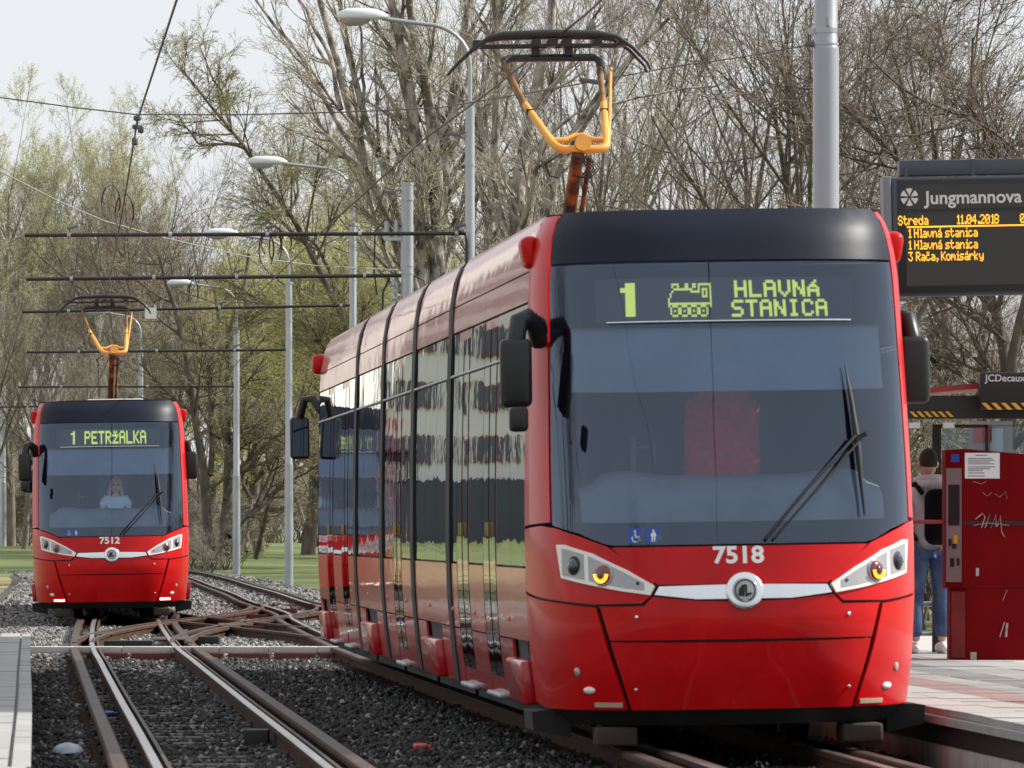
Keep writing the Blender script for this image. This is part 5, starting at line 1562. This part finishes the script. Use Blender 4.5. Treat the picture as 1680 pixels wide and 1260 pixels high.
m_twig = mat('bare_twigs', (.18, .14, .11), .8, var=.3, vscale=.6)
m_twig_pale = mat('pale_twigs', (.38, .34, .28), .8, var=.3, vscale=.6)
m_twig_green = mat('willow_twigs', (.22, .20, .09), .8, var=.3, vscale=.6)
m_leaf_willow = leaf_mat('young_willow_leaves', (.42, .42, .15), (.62, .60, .27), .5)
m_leaf_pale = leaf_mat('young_pale_leaves', (.40, .43, .19), (.56, .57, .32), .5)
m_leaf_olive = leaf_mat('bud_leaves', (.15, .15, .06), (.25, .22, .10))

def nrm(a): return a / np.maximum(np.linalg.norm(a, axis=-1, keepdims=True), 1e-9)
def grow(P0, D0, Ln, r0, npts, wob, trop, rg, tip=.25):
    m = len(P0); pts = np.zeros((m, npts, 3)); rad = np.zeros((m, npts))
    p = P0.copy(); d = nrm(D0); step = (Ln / (npts - 1))[:, None]
    for i in range(npts):
        pts[:, i] = p; rad[:, i] = r0 * (1 - (1 - tip) * i / (npts - 1))
        p = p + d * step
        d = nrm(d + rg.normal(0, wob, (m, 3)) + np.array([0, 0, trop]) / (npts - 1) * 1.5)
    return pts, rad
def spawn(pts, rad, Ln, k, tmin, ang, ratio, rg, rr=.6, rmin=.006, tmax=1.0, decl=.42, flat=1.0):
    m, n, _ = pts.shape
    idx = rg.choice(m, m * k, p=Ln / Ln.sum()) if m > 1 else np.repeat(np.arange(m), k); t = tmin + (tmax - tmin) * rg.rand(len(idx)) ** .8
    f = t * (n - 1); i = np.minimum(f.astype(int), n - 2); u = (f - i)[:, None]
    p = pts[idx, i] * (1 - u) + pts[idx, i + 1] * u
    tg = nrm(pts[idx, i + 1] - pts[idx, i])
    rv = rg.normal(0, 1, (len(idx), 3)); rv[:, 2] *= flat; rv = nrm(rv - tg * (rv * tg).sum(1, keepdims=True))
    a = np.radians(rg.normal(ang, ang * .25, len(idx)))[:, None]
    d = tg * np.cos(a) + rv * np.sin(a)
    L = Ln[idx] * ratio * (1 - decl * t) * rg.uniform(.6, 1.25, len(idx))
    ra = rad[idx, i] * (1 - u[:, 0]) + rad[idx, i + 1] * u[:, 0]
    return p, d, L, np.maximum(ra * rr, rmin)
def tubes(batches, sides_list):
    Vs = []; Fs = []; base = 0
    for (pts, rad), sd_ in zip(batches, sides_list):
        m, n, _ = pts.shape
        if m == 0: continue
        tg = np.gradient(pts, axis=1); tg = nrm(tg)
        ref = np.where(np.abs(tg[:, :1, 2:3]) > .8, np.array([1.0, 0, 0]), np.array([0, 0, 1.0]))
        u = nrm(np.cross(tg, np.broadcast_to(ref, tg.shape))); v = np.cross(tg, u)
        a = np.arange(sd_) * 2 * np.pi / sd_
        ring = pts[:, :, None] + (u[:, :, None] * np.cos(a)[None, None, :, None] + v[:, :, None] * np.sin(a)[None, None, :, None]) * rad[:, :, None, None]
        Vs.append(ring.reshape(-1, 3))
        bi = (np.arange(m) * n * sd_)[:, None, None] + (np.arange(n - 1) * sd_)[None, :, None]
        k = np.arange(sd_)[None, None, :]; k2 = (k + 1) % sd_
        F = np.stack([bi + k, bi + k2, bi + sd_ + k2, bi + sd_ + k], -1).reshape(-1, 4) + base
        Fs.append(F); base += m * n * sd_
    return np.concatenate(Vs), np.concatenate(Fs)
def leaves(pts, count, size, rg, droop=.3):
    m, n, _ = pts.shape
    ln = np.linalg.norm(pts[:, -1] - pts[:, 0], axis=1); idx = rg.choice(m, count, p=ln / ln.sum()); t = rg.uniform(.1, 1, count) * (n - 1); i = np.minimum(t.astype(int), n - 2); u = (t - i)[:, None]
    p = pts[idx, i] * (1 - u) + pts[idx, i + 1] * u + rg.normal(0, .05, (count, 3))
    d = nrm(rg.normal(0, 1, (count, 3)) + np.array([0, 0, -droop])); s_ = nrm(np.cross(d, rg.normal(0, 1, (count, 3))))
    L = (size * rg.uniform(.6, 1.4, count))[:, None]
    V = np.stack([p, p + d * L * .5 + s_ * L * .22, p + d * L, p + d * L * .5 - s_ * L * .22], 1).reshape(-1, 3)
    F = np.arange(count * 4).reshape(-1, 4)
    return V, F

def tree_mesh(kind, seed, H):
    rg = np.random.RandomState(seed); A = np.array
    if kind == 'bare':      # spreading bare tree with dense twigs
        P0 = A([[0, 0, 0.]]); D0 = A([[rg.uniform(-.12, .12), rg.uniform(-.1, .1), 1]]); L0 = A([H * .78]); R0 = A([H * .0155])
        cfg = dict(k=(15, 8, 6, 3), ang=(38, 36, 38, 40), ratio=(.74, .58, .62, .62), wob=(.05, .065, .075, .09), trop=(.1, .45, .25, .1), tmin=(.16, .12, .08, .06))
    elif kind == 'upright':
        P0 = A([[0, 0, 0.]]); D0 = A([[0, 0, 1.]]); L0 = A([H * .95]); R0 = A([H * .013])
        cfg = dict(k=(26, 8, 7, 4), ang=(30, 26, 28, 32), ratio=(.50, .55, .58, .55), wob=(.03, .05, .06, .09), trop=(.1, .5, .4, .2), tmin=(.1, .1, .06, .06))
    elif kind == 'multi':   # several stems from the ground
        n = 5; a = rg.uniform(0, 6.28, n)
        P0 = np.stack([np.cos(a) * .3, np.sin(a) * .3, a * 0], 1); D0 = np.stack([np.cos(a) * .38, np.sin(a) * .38, a * 0 + 1], 1); L0 = rg.uniform(.7, 1, n) * H; R0 = rg.uniform(.008, .012, n) * H
        cfg = dict(k=(8, 7, 6, 3), ang=(30, 34, 36, 38), ratio=(.58, .60, .62, .60), wob=(.05, .06, .075, .09), trop=(.15, .45, .25, .1), tmin=(.16, .12, .08, .06))
    elif kind == 'willow':
        P0 = A([[0, 0, 0.]]); D0 = A([[rg.uniform(-.2, .2), 0, 1]]); L0 = A([H * .6]); R0 = A([H * .02])
        cfg = dict(k=(15, 9, 8, 5), ang=(46, 42, 44, 38), ratio=(.9, .58, .58, .62), wob=(.06, .07, .08, .08), trop=(.1, .5, .05, -.7), tmin=(.2, .2, .1, .1))
    else:                   # thicket bush
        n = 16; a = rg.uniform(0, 6.28, n); q = rg.uniform(.1, .9, n)
        P0 = np.stack([np.cos(a) * 1.2 * q, np.sin(a) * 1.2 * q, a * 0], 1); D0 = np.stack([np.cos(a) * q * .9, np.sin(a) * q * .9, a * 0 + 1], 1); L0 = rg.uniform(.5, 1, n) * H; R0 = np.full(n, .03)
        cfg = dict(k=(8, 6, 5, 3), ang=(36, 40, 42, 40), ratio=(.55, .55, .5, .5), wob=(.1, .14, .16, .18), trop=(-.1, .1, .1, .1), tmin=(.15, .1, .1, .1))
    return tree_from(P0, D0, L0, R0, cfg, rg)
def tree_from(P0, D0, L0, R0, cfg, rg, base=None, rmin=.006):
    B = []
    if base is None:
        pts, rad = grow(P0, D0, L0, R0, 12, cfg['wob'][0], cfg['trop'][0], rg, .18)
    else: pts, rad = base
    B.append((pts, rad)); Ls = L0
    np_ = (0, 8, 6, 5, 4)
    for lv in range(1, 5):
        P, D_, L_, r_ = spawn(pts, rad, Ls, cfg['k'][lv - 1], cfg['tmin'][lv - 1], cfg['ang'][lv - 1], cfg['ratio'][lv - 1], rg, .58 if lv == 1 else .6, rmin * (1.3 if lv < 4 else 1))
        pts, rad = grow(P, D_, L_, r_, np_[lv], cfg['wob'][lv - 1], cfg['trop'][min(lv, 3)], rg, .3)
        rad = np.maximum(rad, rmin * .7)
        B.append((pts, rad)); Ls = L_
    return B
def make_tree_parts(B, bark, twig, leaf, nleaf, lsize, seed):
    rg = np.random.RandomState(seed + 99)
    V, F = tubes(B[:1], [10]); trunk = mesh_np('trunk', V, F, bark, True)
    V, F = tubes(B[1:3], [6, 4]); limb = mesh_np('limbs', V, F, bark, True)
    V, F = tubes(B[3:], [3, 3]); cr = mesh_np('crown', V, F, twig, True)
    lv = None
    if leaf is not None and nleaf:
        Vt, Ft = leaves(B[4][0], nleaf // 2, lsize, rg); V2, F2 = leaves(B[3][0], nleaf // 2, lsize, rg)
        lv = mesh_np('foliage', np.concatenate([Vt, V2]), np.concatenate([Ft, F2 + len(Vt)]), leaf, False)
    return trunk, limb, cr, lv
def place_tree(name, parts, loc_, rz, sc, label, group=None, cat='tree'):
    o = empty(name, loc_, rz); o.scale = (sc, sc, sc); tag(o, label, cat, group)
    for nm, me in zip(('trunk', 'limbs', 'crown', 'foliage'), parts):
        if me is None: continue
        c = link(nm, me, o)
    return o

KINDS = {}
def K(key, kind, seed, H, bark, twig, leaf, nl, ls):
    KINDS[key] = (make_tree_parts(tree_mesh(kind, seed, H), bark, twig, leaf, nl, ls, seed), H)
K('bare_a', 'bare', 11, 15, m_bark_dark, m_twig, None, 0, 0)
K('bare_b', 'bare', 12, 15, m_bark_grey, m_twig_pale, None, 0, 0)
K('multi_a', 'multi', 13, 15, m_bark_dark, m_twig, m_leaf_olive, 9000, .045)
K('multi_b', 'multi', 14, 15, m_bark_grey, m_twig_pale, None, 0, 0)
K('up_a', 'upright', 15, 15, m_bark_grey, m_twig_pale, m_leaf_pale, 62000, .07)
K('up_b', 'upright', 16, 15, m_bark_grey, m_twig_pale, m_leaf_pale, 52000, .07)
K('willow_a', 'willow', 17, 14, m_bark_dark, m_twig_green, m_leaf_willow, 90000, .06)
K('willow_b', 'willow', 18, 14, m_bark_dark, m_twig_green, m_leaf_willow, 80000, .06)
K('bush_a', 'bush', 19, 3.5, m_bark_dark, m_twig_pale, m_leaf_olive, 3000, .06)
K('bush_b', 'bush', 20, 3.5, m_bark_dark, m_twig, m_leaf_willow, 2500, .06)

# species words for labels
WORDS = {'bare_a': ('bare_tree', 'dark leafless spreading tree'), 'bare_b': ('bare_tree', 'pale grey leafless spreading tree'), 'multi_a': ('bare_tree', 'dark many-stemmed tree with tiny buds'),
         'multi_b': ('bare_tree', 'pale many-stemmed leafless tree'), 'up_a': ('poplar_tree', 'upright poplar with sparse pale green leaves'), 'up_b': ('poplar_tree', 'narrow poplar with thin new leaves'),
         'willow_a': ('willow_tree', 'broad willow with yellow-green young leaves'), 'willow_b': ('willow_tree', 'loose willow with yellow-green young leaves'),
         'bush_a': ('bush', 'bare tangled bush'), 'bush_b': ('bush', 'bush with first green leaves')}
rgt = random.Random(21)
def T(key, px, D, H, where, group=None, y_off=0):
    parts, H0 = KINDS[key]; x = (px - 840) / (FPX / D); nm, wd = WORDS[key]
    place_tree(nm, parts, (x, D, gz(x, D) - .05), rgt.uniform(0, 6.28), H / H0, wd + ' ' + where, group, 'bush' if 'bush' in nm else 'tree')
T('up_a', 18, 345, 18.5, 'at the far left edge of the view')
T('up_b', 80, 350, 18.0, 'second from the left edge')
T('up_a', 128, 352, 18.6, 'above the left mirror of the farther tram')
T('up_b', 195, 348, 18.2, 'straight above the farther tram')
T('bare_a', 120, 330, 14.5, 'behind the farther tram, left of its pantograph')
T('bare_a', 275, 318, 17.0, 'right above the farther tram, with its crown against the sky')
T('multi_a', 345, 325, 16.5, 'left of the willow, crown against the sky')
T('bare_b', 230, 345, 16.5, 'between the poplars and the dark tree')
T('willow_a', 505, 300, 17.0, 'between the two lower lamp posts')
T('willow_b', 600, 262, 17.0, 'straight behind the lamp post left of the slim mast')
T('willow_a', 425, 310, 14.5, 'behind the crown of the low-branched trunks')
T('willow_b', 690, 290, 19.0, 'behind the slim mast')
T('willow_a', 760, 250, 13.0, 'behind the tallest lamp post')
T('bare_b', 560, 330, 19.5, 'far behind the leaning poplar stems')
T('multi_b', 930, 215, 19.0, 'behind the near pantograph')
T('bare_b', 1075, 225, 20.0, 'above the middle of the near tram roof')
T('multi_a', 1180, 205, 18.0, 'above the destination display of the near tram')
T('multi_b', 1270, 240, 20.5, 'left of the thick pale pole')
T('bare_a', 1385, 195, 18.0, 'right of the thick pale pole')
T('bare_a', 1600, 190, 17.0, 'above the departure board')
# far belt that closes the horizon
far_rows = [(-60, 300), (40, 318), (130, 305), (250, 325), (340, 310), (430, 335), (520, 345), (610, 320), (700, 340), (790, 300), (880, 290), (960, 305), (1040, 280), (1120, 300), (1200, 275), (1290, 290), (1370, 265), (1450, 285), (1530, 260), (1610, 275), (1690, 262)]
for i, (px, D) in enumerate(far_rows):
    k_ = ('multi_a', 'bare_b', 'multi_b', 'bare_a')[i % 4]
    parts, H0 = KINDS[k_]; x = (px - 840) / (FPX / D); H = (11.0 if px < 450 else 11.5 if px < 750 else 10.5)
    place_tree('bare_tree', parts, (x, D, gz(x, D) - .05), rgt.uniform(0, 6.28), H / H0, 'leafless tree in the distant belt that closes the view behind the nearer trees', 'trees of the distant belt')
# understorey at the right, dense brown thicket behind board and shelter
bl = [(1490, 118, 4.3), (1545, 125, 4.0), (1600, 112, 4.5), (1660, 120, 4.2), (1520, 150, 5.2), (1590, 145, 5.6), (1670, 150, 5.2), (1450, 160, 5.5), (1730, 130, 5)]
for i, (px, D, H) in enumerate(bl):
    k_ = ('bush_a', 'bush_b')[i % 2]; parts, H0 = KINDS[k_]; x = (px - 840) / (FPX / D)
    place_tree('bush', parts, (x, D, gz(x, D)), rgt.uniform(0, 6.28), H / H0, 'tangled olive bush in the thicket behind the shelter', 'bushes behind the shelter', 'bush')
bl = [(325, 243, 1.8), (350, 256, 2.4), (372, 258, 1.8), (335, 262, 3.0), (300, 262, 3.2), (15, 352, 3.5), (55, 356, 3.5)]
for i, (px, D, H) in enumerate(bl):
    k_ = ('bush_a', 'bush_a', 'bush_b')[i % 3]; parts, H0 = KINDS[k_]; x = (px - 840) / (FPX / D)
    place_tree('bush', parts, (x, D, gz(x, D)), rgt.uniform(0, 6.28), H / H0, ('low bush' if px > 100 else 'left bush' if px < 30 else 'right bush') + (' among the willow trunks between the two trams' if px > 100 else ' beyond the lawn left of the farther tram'), 'bushes among the willow trunks' if px > 100 else 'bushes beyond the left lawn', 'bush')
# distant hedge line across the lawn
for i in range(26):
    px = -40 + i * 30; D = 420 + (i * 37 % 60); parts, H0 = KINDS[('bush_a', 'bush_b')[i % 2]]; x = (px - 840) / (FPX / D)
    place_tree('bush', parts, (x, D, gz(x, D)), rgt.uniform(0, 6.28), rgt.uniform(1.3, 1.9), 'distant round bush in the hedge at the end of the lawn', 'bushes of the distant hedge', 'bush')

# ---- hand-shaped trees: main limbs follow the photograph, the rest grows from them
def resample(P, R_, n=12):
    P = np.array(P, float); R_ = np.array(R_, float); L = np.concatenate([[0], np.cumsum(np.linalg.norm(np.diff(P, axis=0), axis=1))])
    # smooth by spline through the points
    t = np.linspace(0, L[-1], n); Q = np.stack([np.interp(t, L, P[:, k]) for k in range(3)], 1)
    Q[1:-1] = (Q[:-2] + 2 * Q[1:-1] + Q[2:]) / 4
    return Q, np.interp(t, L, R_), L[-1]
def hand_tree(name, D, base_px, limbs, bark, twig, leaf, nl, ls, seed, label, cfg, dj=1.2, spread=1.0):
    rg = np.random.RandomState(seed); bx = (base_px[0] - 840) / (FPX / D)
    org = Vector((bx, D, gz(bx, D) - .1)); PT = []; RD = []; LN = []
    for pts, r0, r1 in limbs:
        m = len(pts); P_ = []; dd = rg.uniform(-dj, dj)
        for i, (px, py) in enumerate(pts):
            dep = D + dd * (i / (m - 1)) * 2
            q = at(px, py, dep) - org; P_.append((q.x, q.y, max(q.z, 0) if i == 0 else q.z))
        Q, r_, L_ = resample(P_, np.linspace(r0, r1, m)); Q[1:] += rg.normal(0, .03, Q[1:].shape); PT.append(Q); RD.append(r_); LN.append(L_)
    base = (np.array(PT), np.array(RD)); L0 = np.minimum(np.array(LN), cfg.get('cap', 9.0))
    B = tree_from(None, None, L0, None, cfg, rg, base)
    parts = make_tree_parts(B, bark, twig, leaf, nl, ls, seed)
    o = place_tree(name, parts, org, 0, 1, label)
    return o
cfgP = dict(k=(7, 5, 5, 3), ang=(32, 34, 36, 38), ratio=(.36, .62, .62, .6), wob=(.05, .06, .075, .09), trop=(.1, .5, .3, .1), tmin=(.38, .15, .1, .1), cap=9.0)
def rpx(w, D): return w * .36 / (FPX / D)
D = 150
hand_tree('poplar_tree', D, (705, 890), [
    ([(705, 890), (700, 600), (692, 470), (695, 333), (686, 190), (667, 119), (650, 50), (636, -40)], rpx(46, D), rpx(14, D)),
    ([(712, 890), (712, 600), (716, 480), (722, 333), (712, 230), (700, 190), (688, 110), (680, 60), (664, -40)], rpx(44, D), rpx(16, D)),
    ([(722, 890), (722, 560), (720, 420), (724, 300), (735, 200), (752, 110), (765, 40), (775, -50)], rpx(36, D), rpx(14, D)),
    ([(700, 880), (690, 600), (684, 470), (640, 370), (610, 290), (581, 228), (566, 150), (550, 80), (520, -20)], rpx(40, D), rpx(14, D)),
    ([(700, 880), (688, 620), (680, 520), (640, 310), (604, 200), (575, 110), (560, 40), (556, -40)], rpx(26, D), rpx(10, D)),
    ([(612, 300), (580, 240), (545, 190), (500, 100), (455, 50), (410, -10)], rpx(16, D), rpx(6, D)),
    ([(690, 200), (660, 130), (640, 60), (648, -30)], rpx(12, D), rpx(6, D)),
    ([(560, 180), (540, 90), (500, 20), (480, -40)], rpx(12, D), rpx(7, D)),
    ([(600, 280), (590, 200), (600, 110), (588, 30)], rpx(12, D), rpx(5, D)),
    ], m_bark_pop, m_twig_pale, m_leaf_pale, 9000, .05, 31, 'huge pale poplar with several leaning stems behind the slim mast', cfgP)
hand_tree('poplar_tree', 140, (845, 890), [
    ([(845, 890), (842, 600), (840, 400), (852, 290), (866, 213), (878, 150), (889, 100), (905, 20), (915, -50)], rpx(40, 140), rpx(20, 140)),
    ([(846, 860), (870, 500), (880, 360), (905, 280), (930, 220), (980, 150), (1040, 90), (1100, 30)], rpx(22, 140), rpx(8, 140)),
    ([(840, 870), (880, 420), (900, 300), (960, 190), (1000, 140), (1060, 60), (1090, -10)], rpx(18, 140), rpx(8, 140)),
    ([(870, 190), (930, 110), (960, 60), (990, 0)], rpx(10, 140), rpx(5, 140)),
    ([(855, 280), (900, 210), (1000, 165), (1090, 150), (1180, 140)], rpx(9, 140), rpx(4, 140)),
    ], m_bark_pop, m_twig_pale, None, 0, .07, 32, 'thick pale poplar trunk left of the near pantograph post', cfgP)
hand_tree('poplar_tree', 146, (805, 890), [
    ([(805, 890), (800, 600), (800, 420), (806, 322), (815, 240), (820, 171), (818, 90), (812, -30)], rpx(28, 146), rpx(14, 146)),
    ([(805, 400), (790, 300), (782, 200), (800, 100), (820, 20), (826, -30)], rpx(14, 146), rpx(8, 146)),
    ([(812, 260), (835, 160), (850, 60), (870, -20)], rpx(12, 146), rpx(7, 146)),
    ], m_bark_pop, m_twig_pale, None, 0, .07, 33, 'slimmer pale poplar just right of the tallest lamp post', cfgP)
cfgW = dict(k=(13, 7, 6, 4), ang=(46, 40, 42, 38), ratio=(.44, .60, .60, .62), wob=(.06, .07, .08, .08), trop=(.1, .4, .1, -.3), tmin=(.2, .15, .1, .1), cap=8.0)
hand_tree('willow_tree', 205, (640, 900), [
    ([(640, 900), (610, 700), (590, 590), (557, 495), (514, 428), (471, 352), (440, 290), (414, 247), (376, 210), (340, 175), (300, 110)], rpx(18, 205), rpx(5, 205)),
    ([(471, 352), (490, 320), (486, 280), (500, 230)], rpx(8, 205), rpx(4, 205)),
    ([(414, 247), (370, 235), (330, 240), (300, 200), (290, 190)], rpx(8, 205), rpx(3, 205)),
    ([(376, 210), (370, 160), (345, 120), (330, 80)], rpx(7, 205), rpx(3, 205)),
    ([(557, 495), (520, 400), (500, 390), (470, 385)], rpx(9, 205), rpx(4, 205)),
    ([(590, 590), (560, 560), (520, 520), (450, 500), (400, 480)], rpx(12, 205), rpx(5, 205)),
    ], m_bark_dark, m_twig_green, m_leaf_willow, 12000, .045, 34, 'willow with a long limb leaning far up to the left', cfgW, dj=2)
cfgL = dict(k=(11, 7, 6, 3), ang=(48, 42, 42, 40), ratio=(.44, .6, .6, .6), wob=(.07, .09, .10, .10), trop=(.1, .25, .1, .0), tmin=(.15, .15, .1, .1), cap=6.5)
hand_tree('willow_tree', 252, (345, 900), [
    ([(345, 905), (335, 780), (322, 700), (310, 600), (285, 500), (262, 420)], rpx(24, 252), rpx(8, 252)),
    ([(368, 905), (372, 800), (376, 700), (372, 600), (388, 500), (410, 420)], rpx(22, 252), rpx(8, 252)),
    ([(375, 880), (400, 850), (440, 818), (480, 780), (505, 730), (520, 680)], rpx(17, 252), rpx(5, 252)),
    ([(370, 820), (390, 770), (430, 735), (470, 700), (500, 640)], rpx(13, 252), rpx(4, 252)),
    ([(330, 790), (352, 805), (380, 770), (390, 730), (440, 720), (500, 700)], rpx(10, 252), rpx(4, 252)),
    ([(345, 780), (350, 700), (340, 620), (362, 540), (350, 470)], rpx(14, 252), rpx(6, 252)),
    ([(420, 915), (430, 870), (440, 830)], rpx(12, 252), rpx(9, 252)),
    ([(405, 905), (408, 860), (415, 820)], rpx(8, 252), rpx(5, 252)),
    ], m_bark_dark, m_twig, m_leaf_willow, 22000, .05, 35, 'dark many-trunked willow with low crooked branches between the trams', cfgL, dj=2)
hand_tree('bare_tree', 112, (1650, 930), [
    ([(1650, 930), (1652, 700), (1650, 600), (1645, 540), (1635, 470), (1600, 400), (1540, 320), (1470, 250), (1400, 190), (1330, 130)], rpx(34, 112), rpx(7, 112)),
    ([(1660, 930), (1658, 640), (1662, 560), (1690, 480), (1710, 400), (1720, 300)], rpx(30, 112), rpx(12, 112)),
    ([(1648, 560), (1625, 530), (1590, 500), (1540, 480), (1500, 470)], rpx(9, 112), rpx(4, 112)),
    ([(1640, 500), (1655, 440), (1670, 360), (1640, 260), (1600, 160), (1590, 60)], rpx(14, 112), rpx(6, 112)),
    ([(1540, 320), (1530, 240), (1560, 150), (1540, 60), (1560, -20)], rpx(12, 112), rpx(5, 112)),
    ([(1470, 250), (1440, 250), (1390, 240), (1330, 235)], rpx(8, 112), rpx(3, 112)),
    ([(1670, 400), (1620, 200), (1560, 190), (1480, 150), (1420, 90)], rpx(12, 112), rpx(4, 112)),
    ([(1700, 300), (1660, 230), (1600, 190), (1520, 220), (1450, 215)], rpx(10, 112), rpx(4, 112)),
    ], m_bark_dark, m_twig, None, 0, .07, 36, 'dark crooked bare tree at the right edge behind board and shelter', cfgL, dj=1.5)

# pale house glimpsed beyond the lawn at the left
o = empty('house', (-32.5, 430, gz(0, 430))); tag(o, 'pale house with a blue window glimpsed through branches at the far left', 'house')
mb = MB(); mb.box((0, 5, 2.6), (9, 8, 5.2)); mb.build('wall', mat('house_render', (.50, .43, .32), .9, var=.1), o)
mb = MB(); mb.prism([(-4.8, 5.2), (4.8, 5.2), (0, 7.6)], .6, 9.4); mb.build('roof', mat('house_roof', (.20, .09, .06), .8, var=.2), o)
for x in (-2.6, .2, 2.8):
    mb = MB(); mb.box((x, .95, 2.7), (1.1, .12, 1.5)); W_ = mb.build('window', mat('house_frame', (.15, .25, .40), .4), o)
    mb = MB(); mb.box((x, .88, 2.7), (.9, .02, 1.3)); mb.build('pane', m_lens_dark, W_)
# panel block left of the view, seen mirrored in the side of the near tram
o = empty('apartment_building', (-56, 335, gz(0, 335)), R(-14)); tag(o, 'white panel apartment block mirrored in the side windows of the near tram', 'building')
mb = MB(); mb.box((0, 8, 16), (42, 16, 32)); mb.build('wall', mat('panel_white', (.72, .71, .68), .8, var=.05), o)
mb = MB(); mb.box((0, -.6, 1.7), (42.4, 1.3, 3.4)); mb.build('shop_floor', mat('shop_dark', (.05, .06, .08), .5), o)
wn = MB(); wn.box((0, 0, 0), (2.5, .2, 1.5)); wme = wn.mesh('window', mat('window_brown', (.16, .065, .04), .6))
pn = MB(); pn.box((0, 0, 0), (.95, .04, 1.2)); pme = pn.mesh('pane', mat('block_glass', (.05, .07, .10), .1))
for fl in range(1, 10):
    for c in range(11):
        x = -19 + c * 3.8
        w_ = link('window', wme, o); w_.location = (x, -.02, 2.2 + fl * 2.9)
        for dx in (-.56, .56): p_ = link('pane', pme, w_); p_.location = (dx, -.11, 0)
# trees left of the track near the stop, outside the frame, that the curved windshields mirror
for (px_x, y, H, k_) in ((-13, 30, 12, 'bare_b'), (-17, 52, 13, 'multi_a'), (-12, 8, 12, 'bare_a')):
    parts, H0 = KINDS[k_]
    place_tree('bare_tree', parts, (px_x, y, -.25), rgt.uniform(0, 6.28), H / H0, {30: 'middle', 52: 'farthest', 8: 'nearest'}[y] + ' of the leafless trees left of the left platform, mirrored in the windshields', 'trees beside the left platform')
tot = 0 and sum(len(m.polygons) * 2 for m in bpy.data.meshes); print('TRIS', tot)
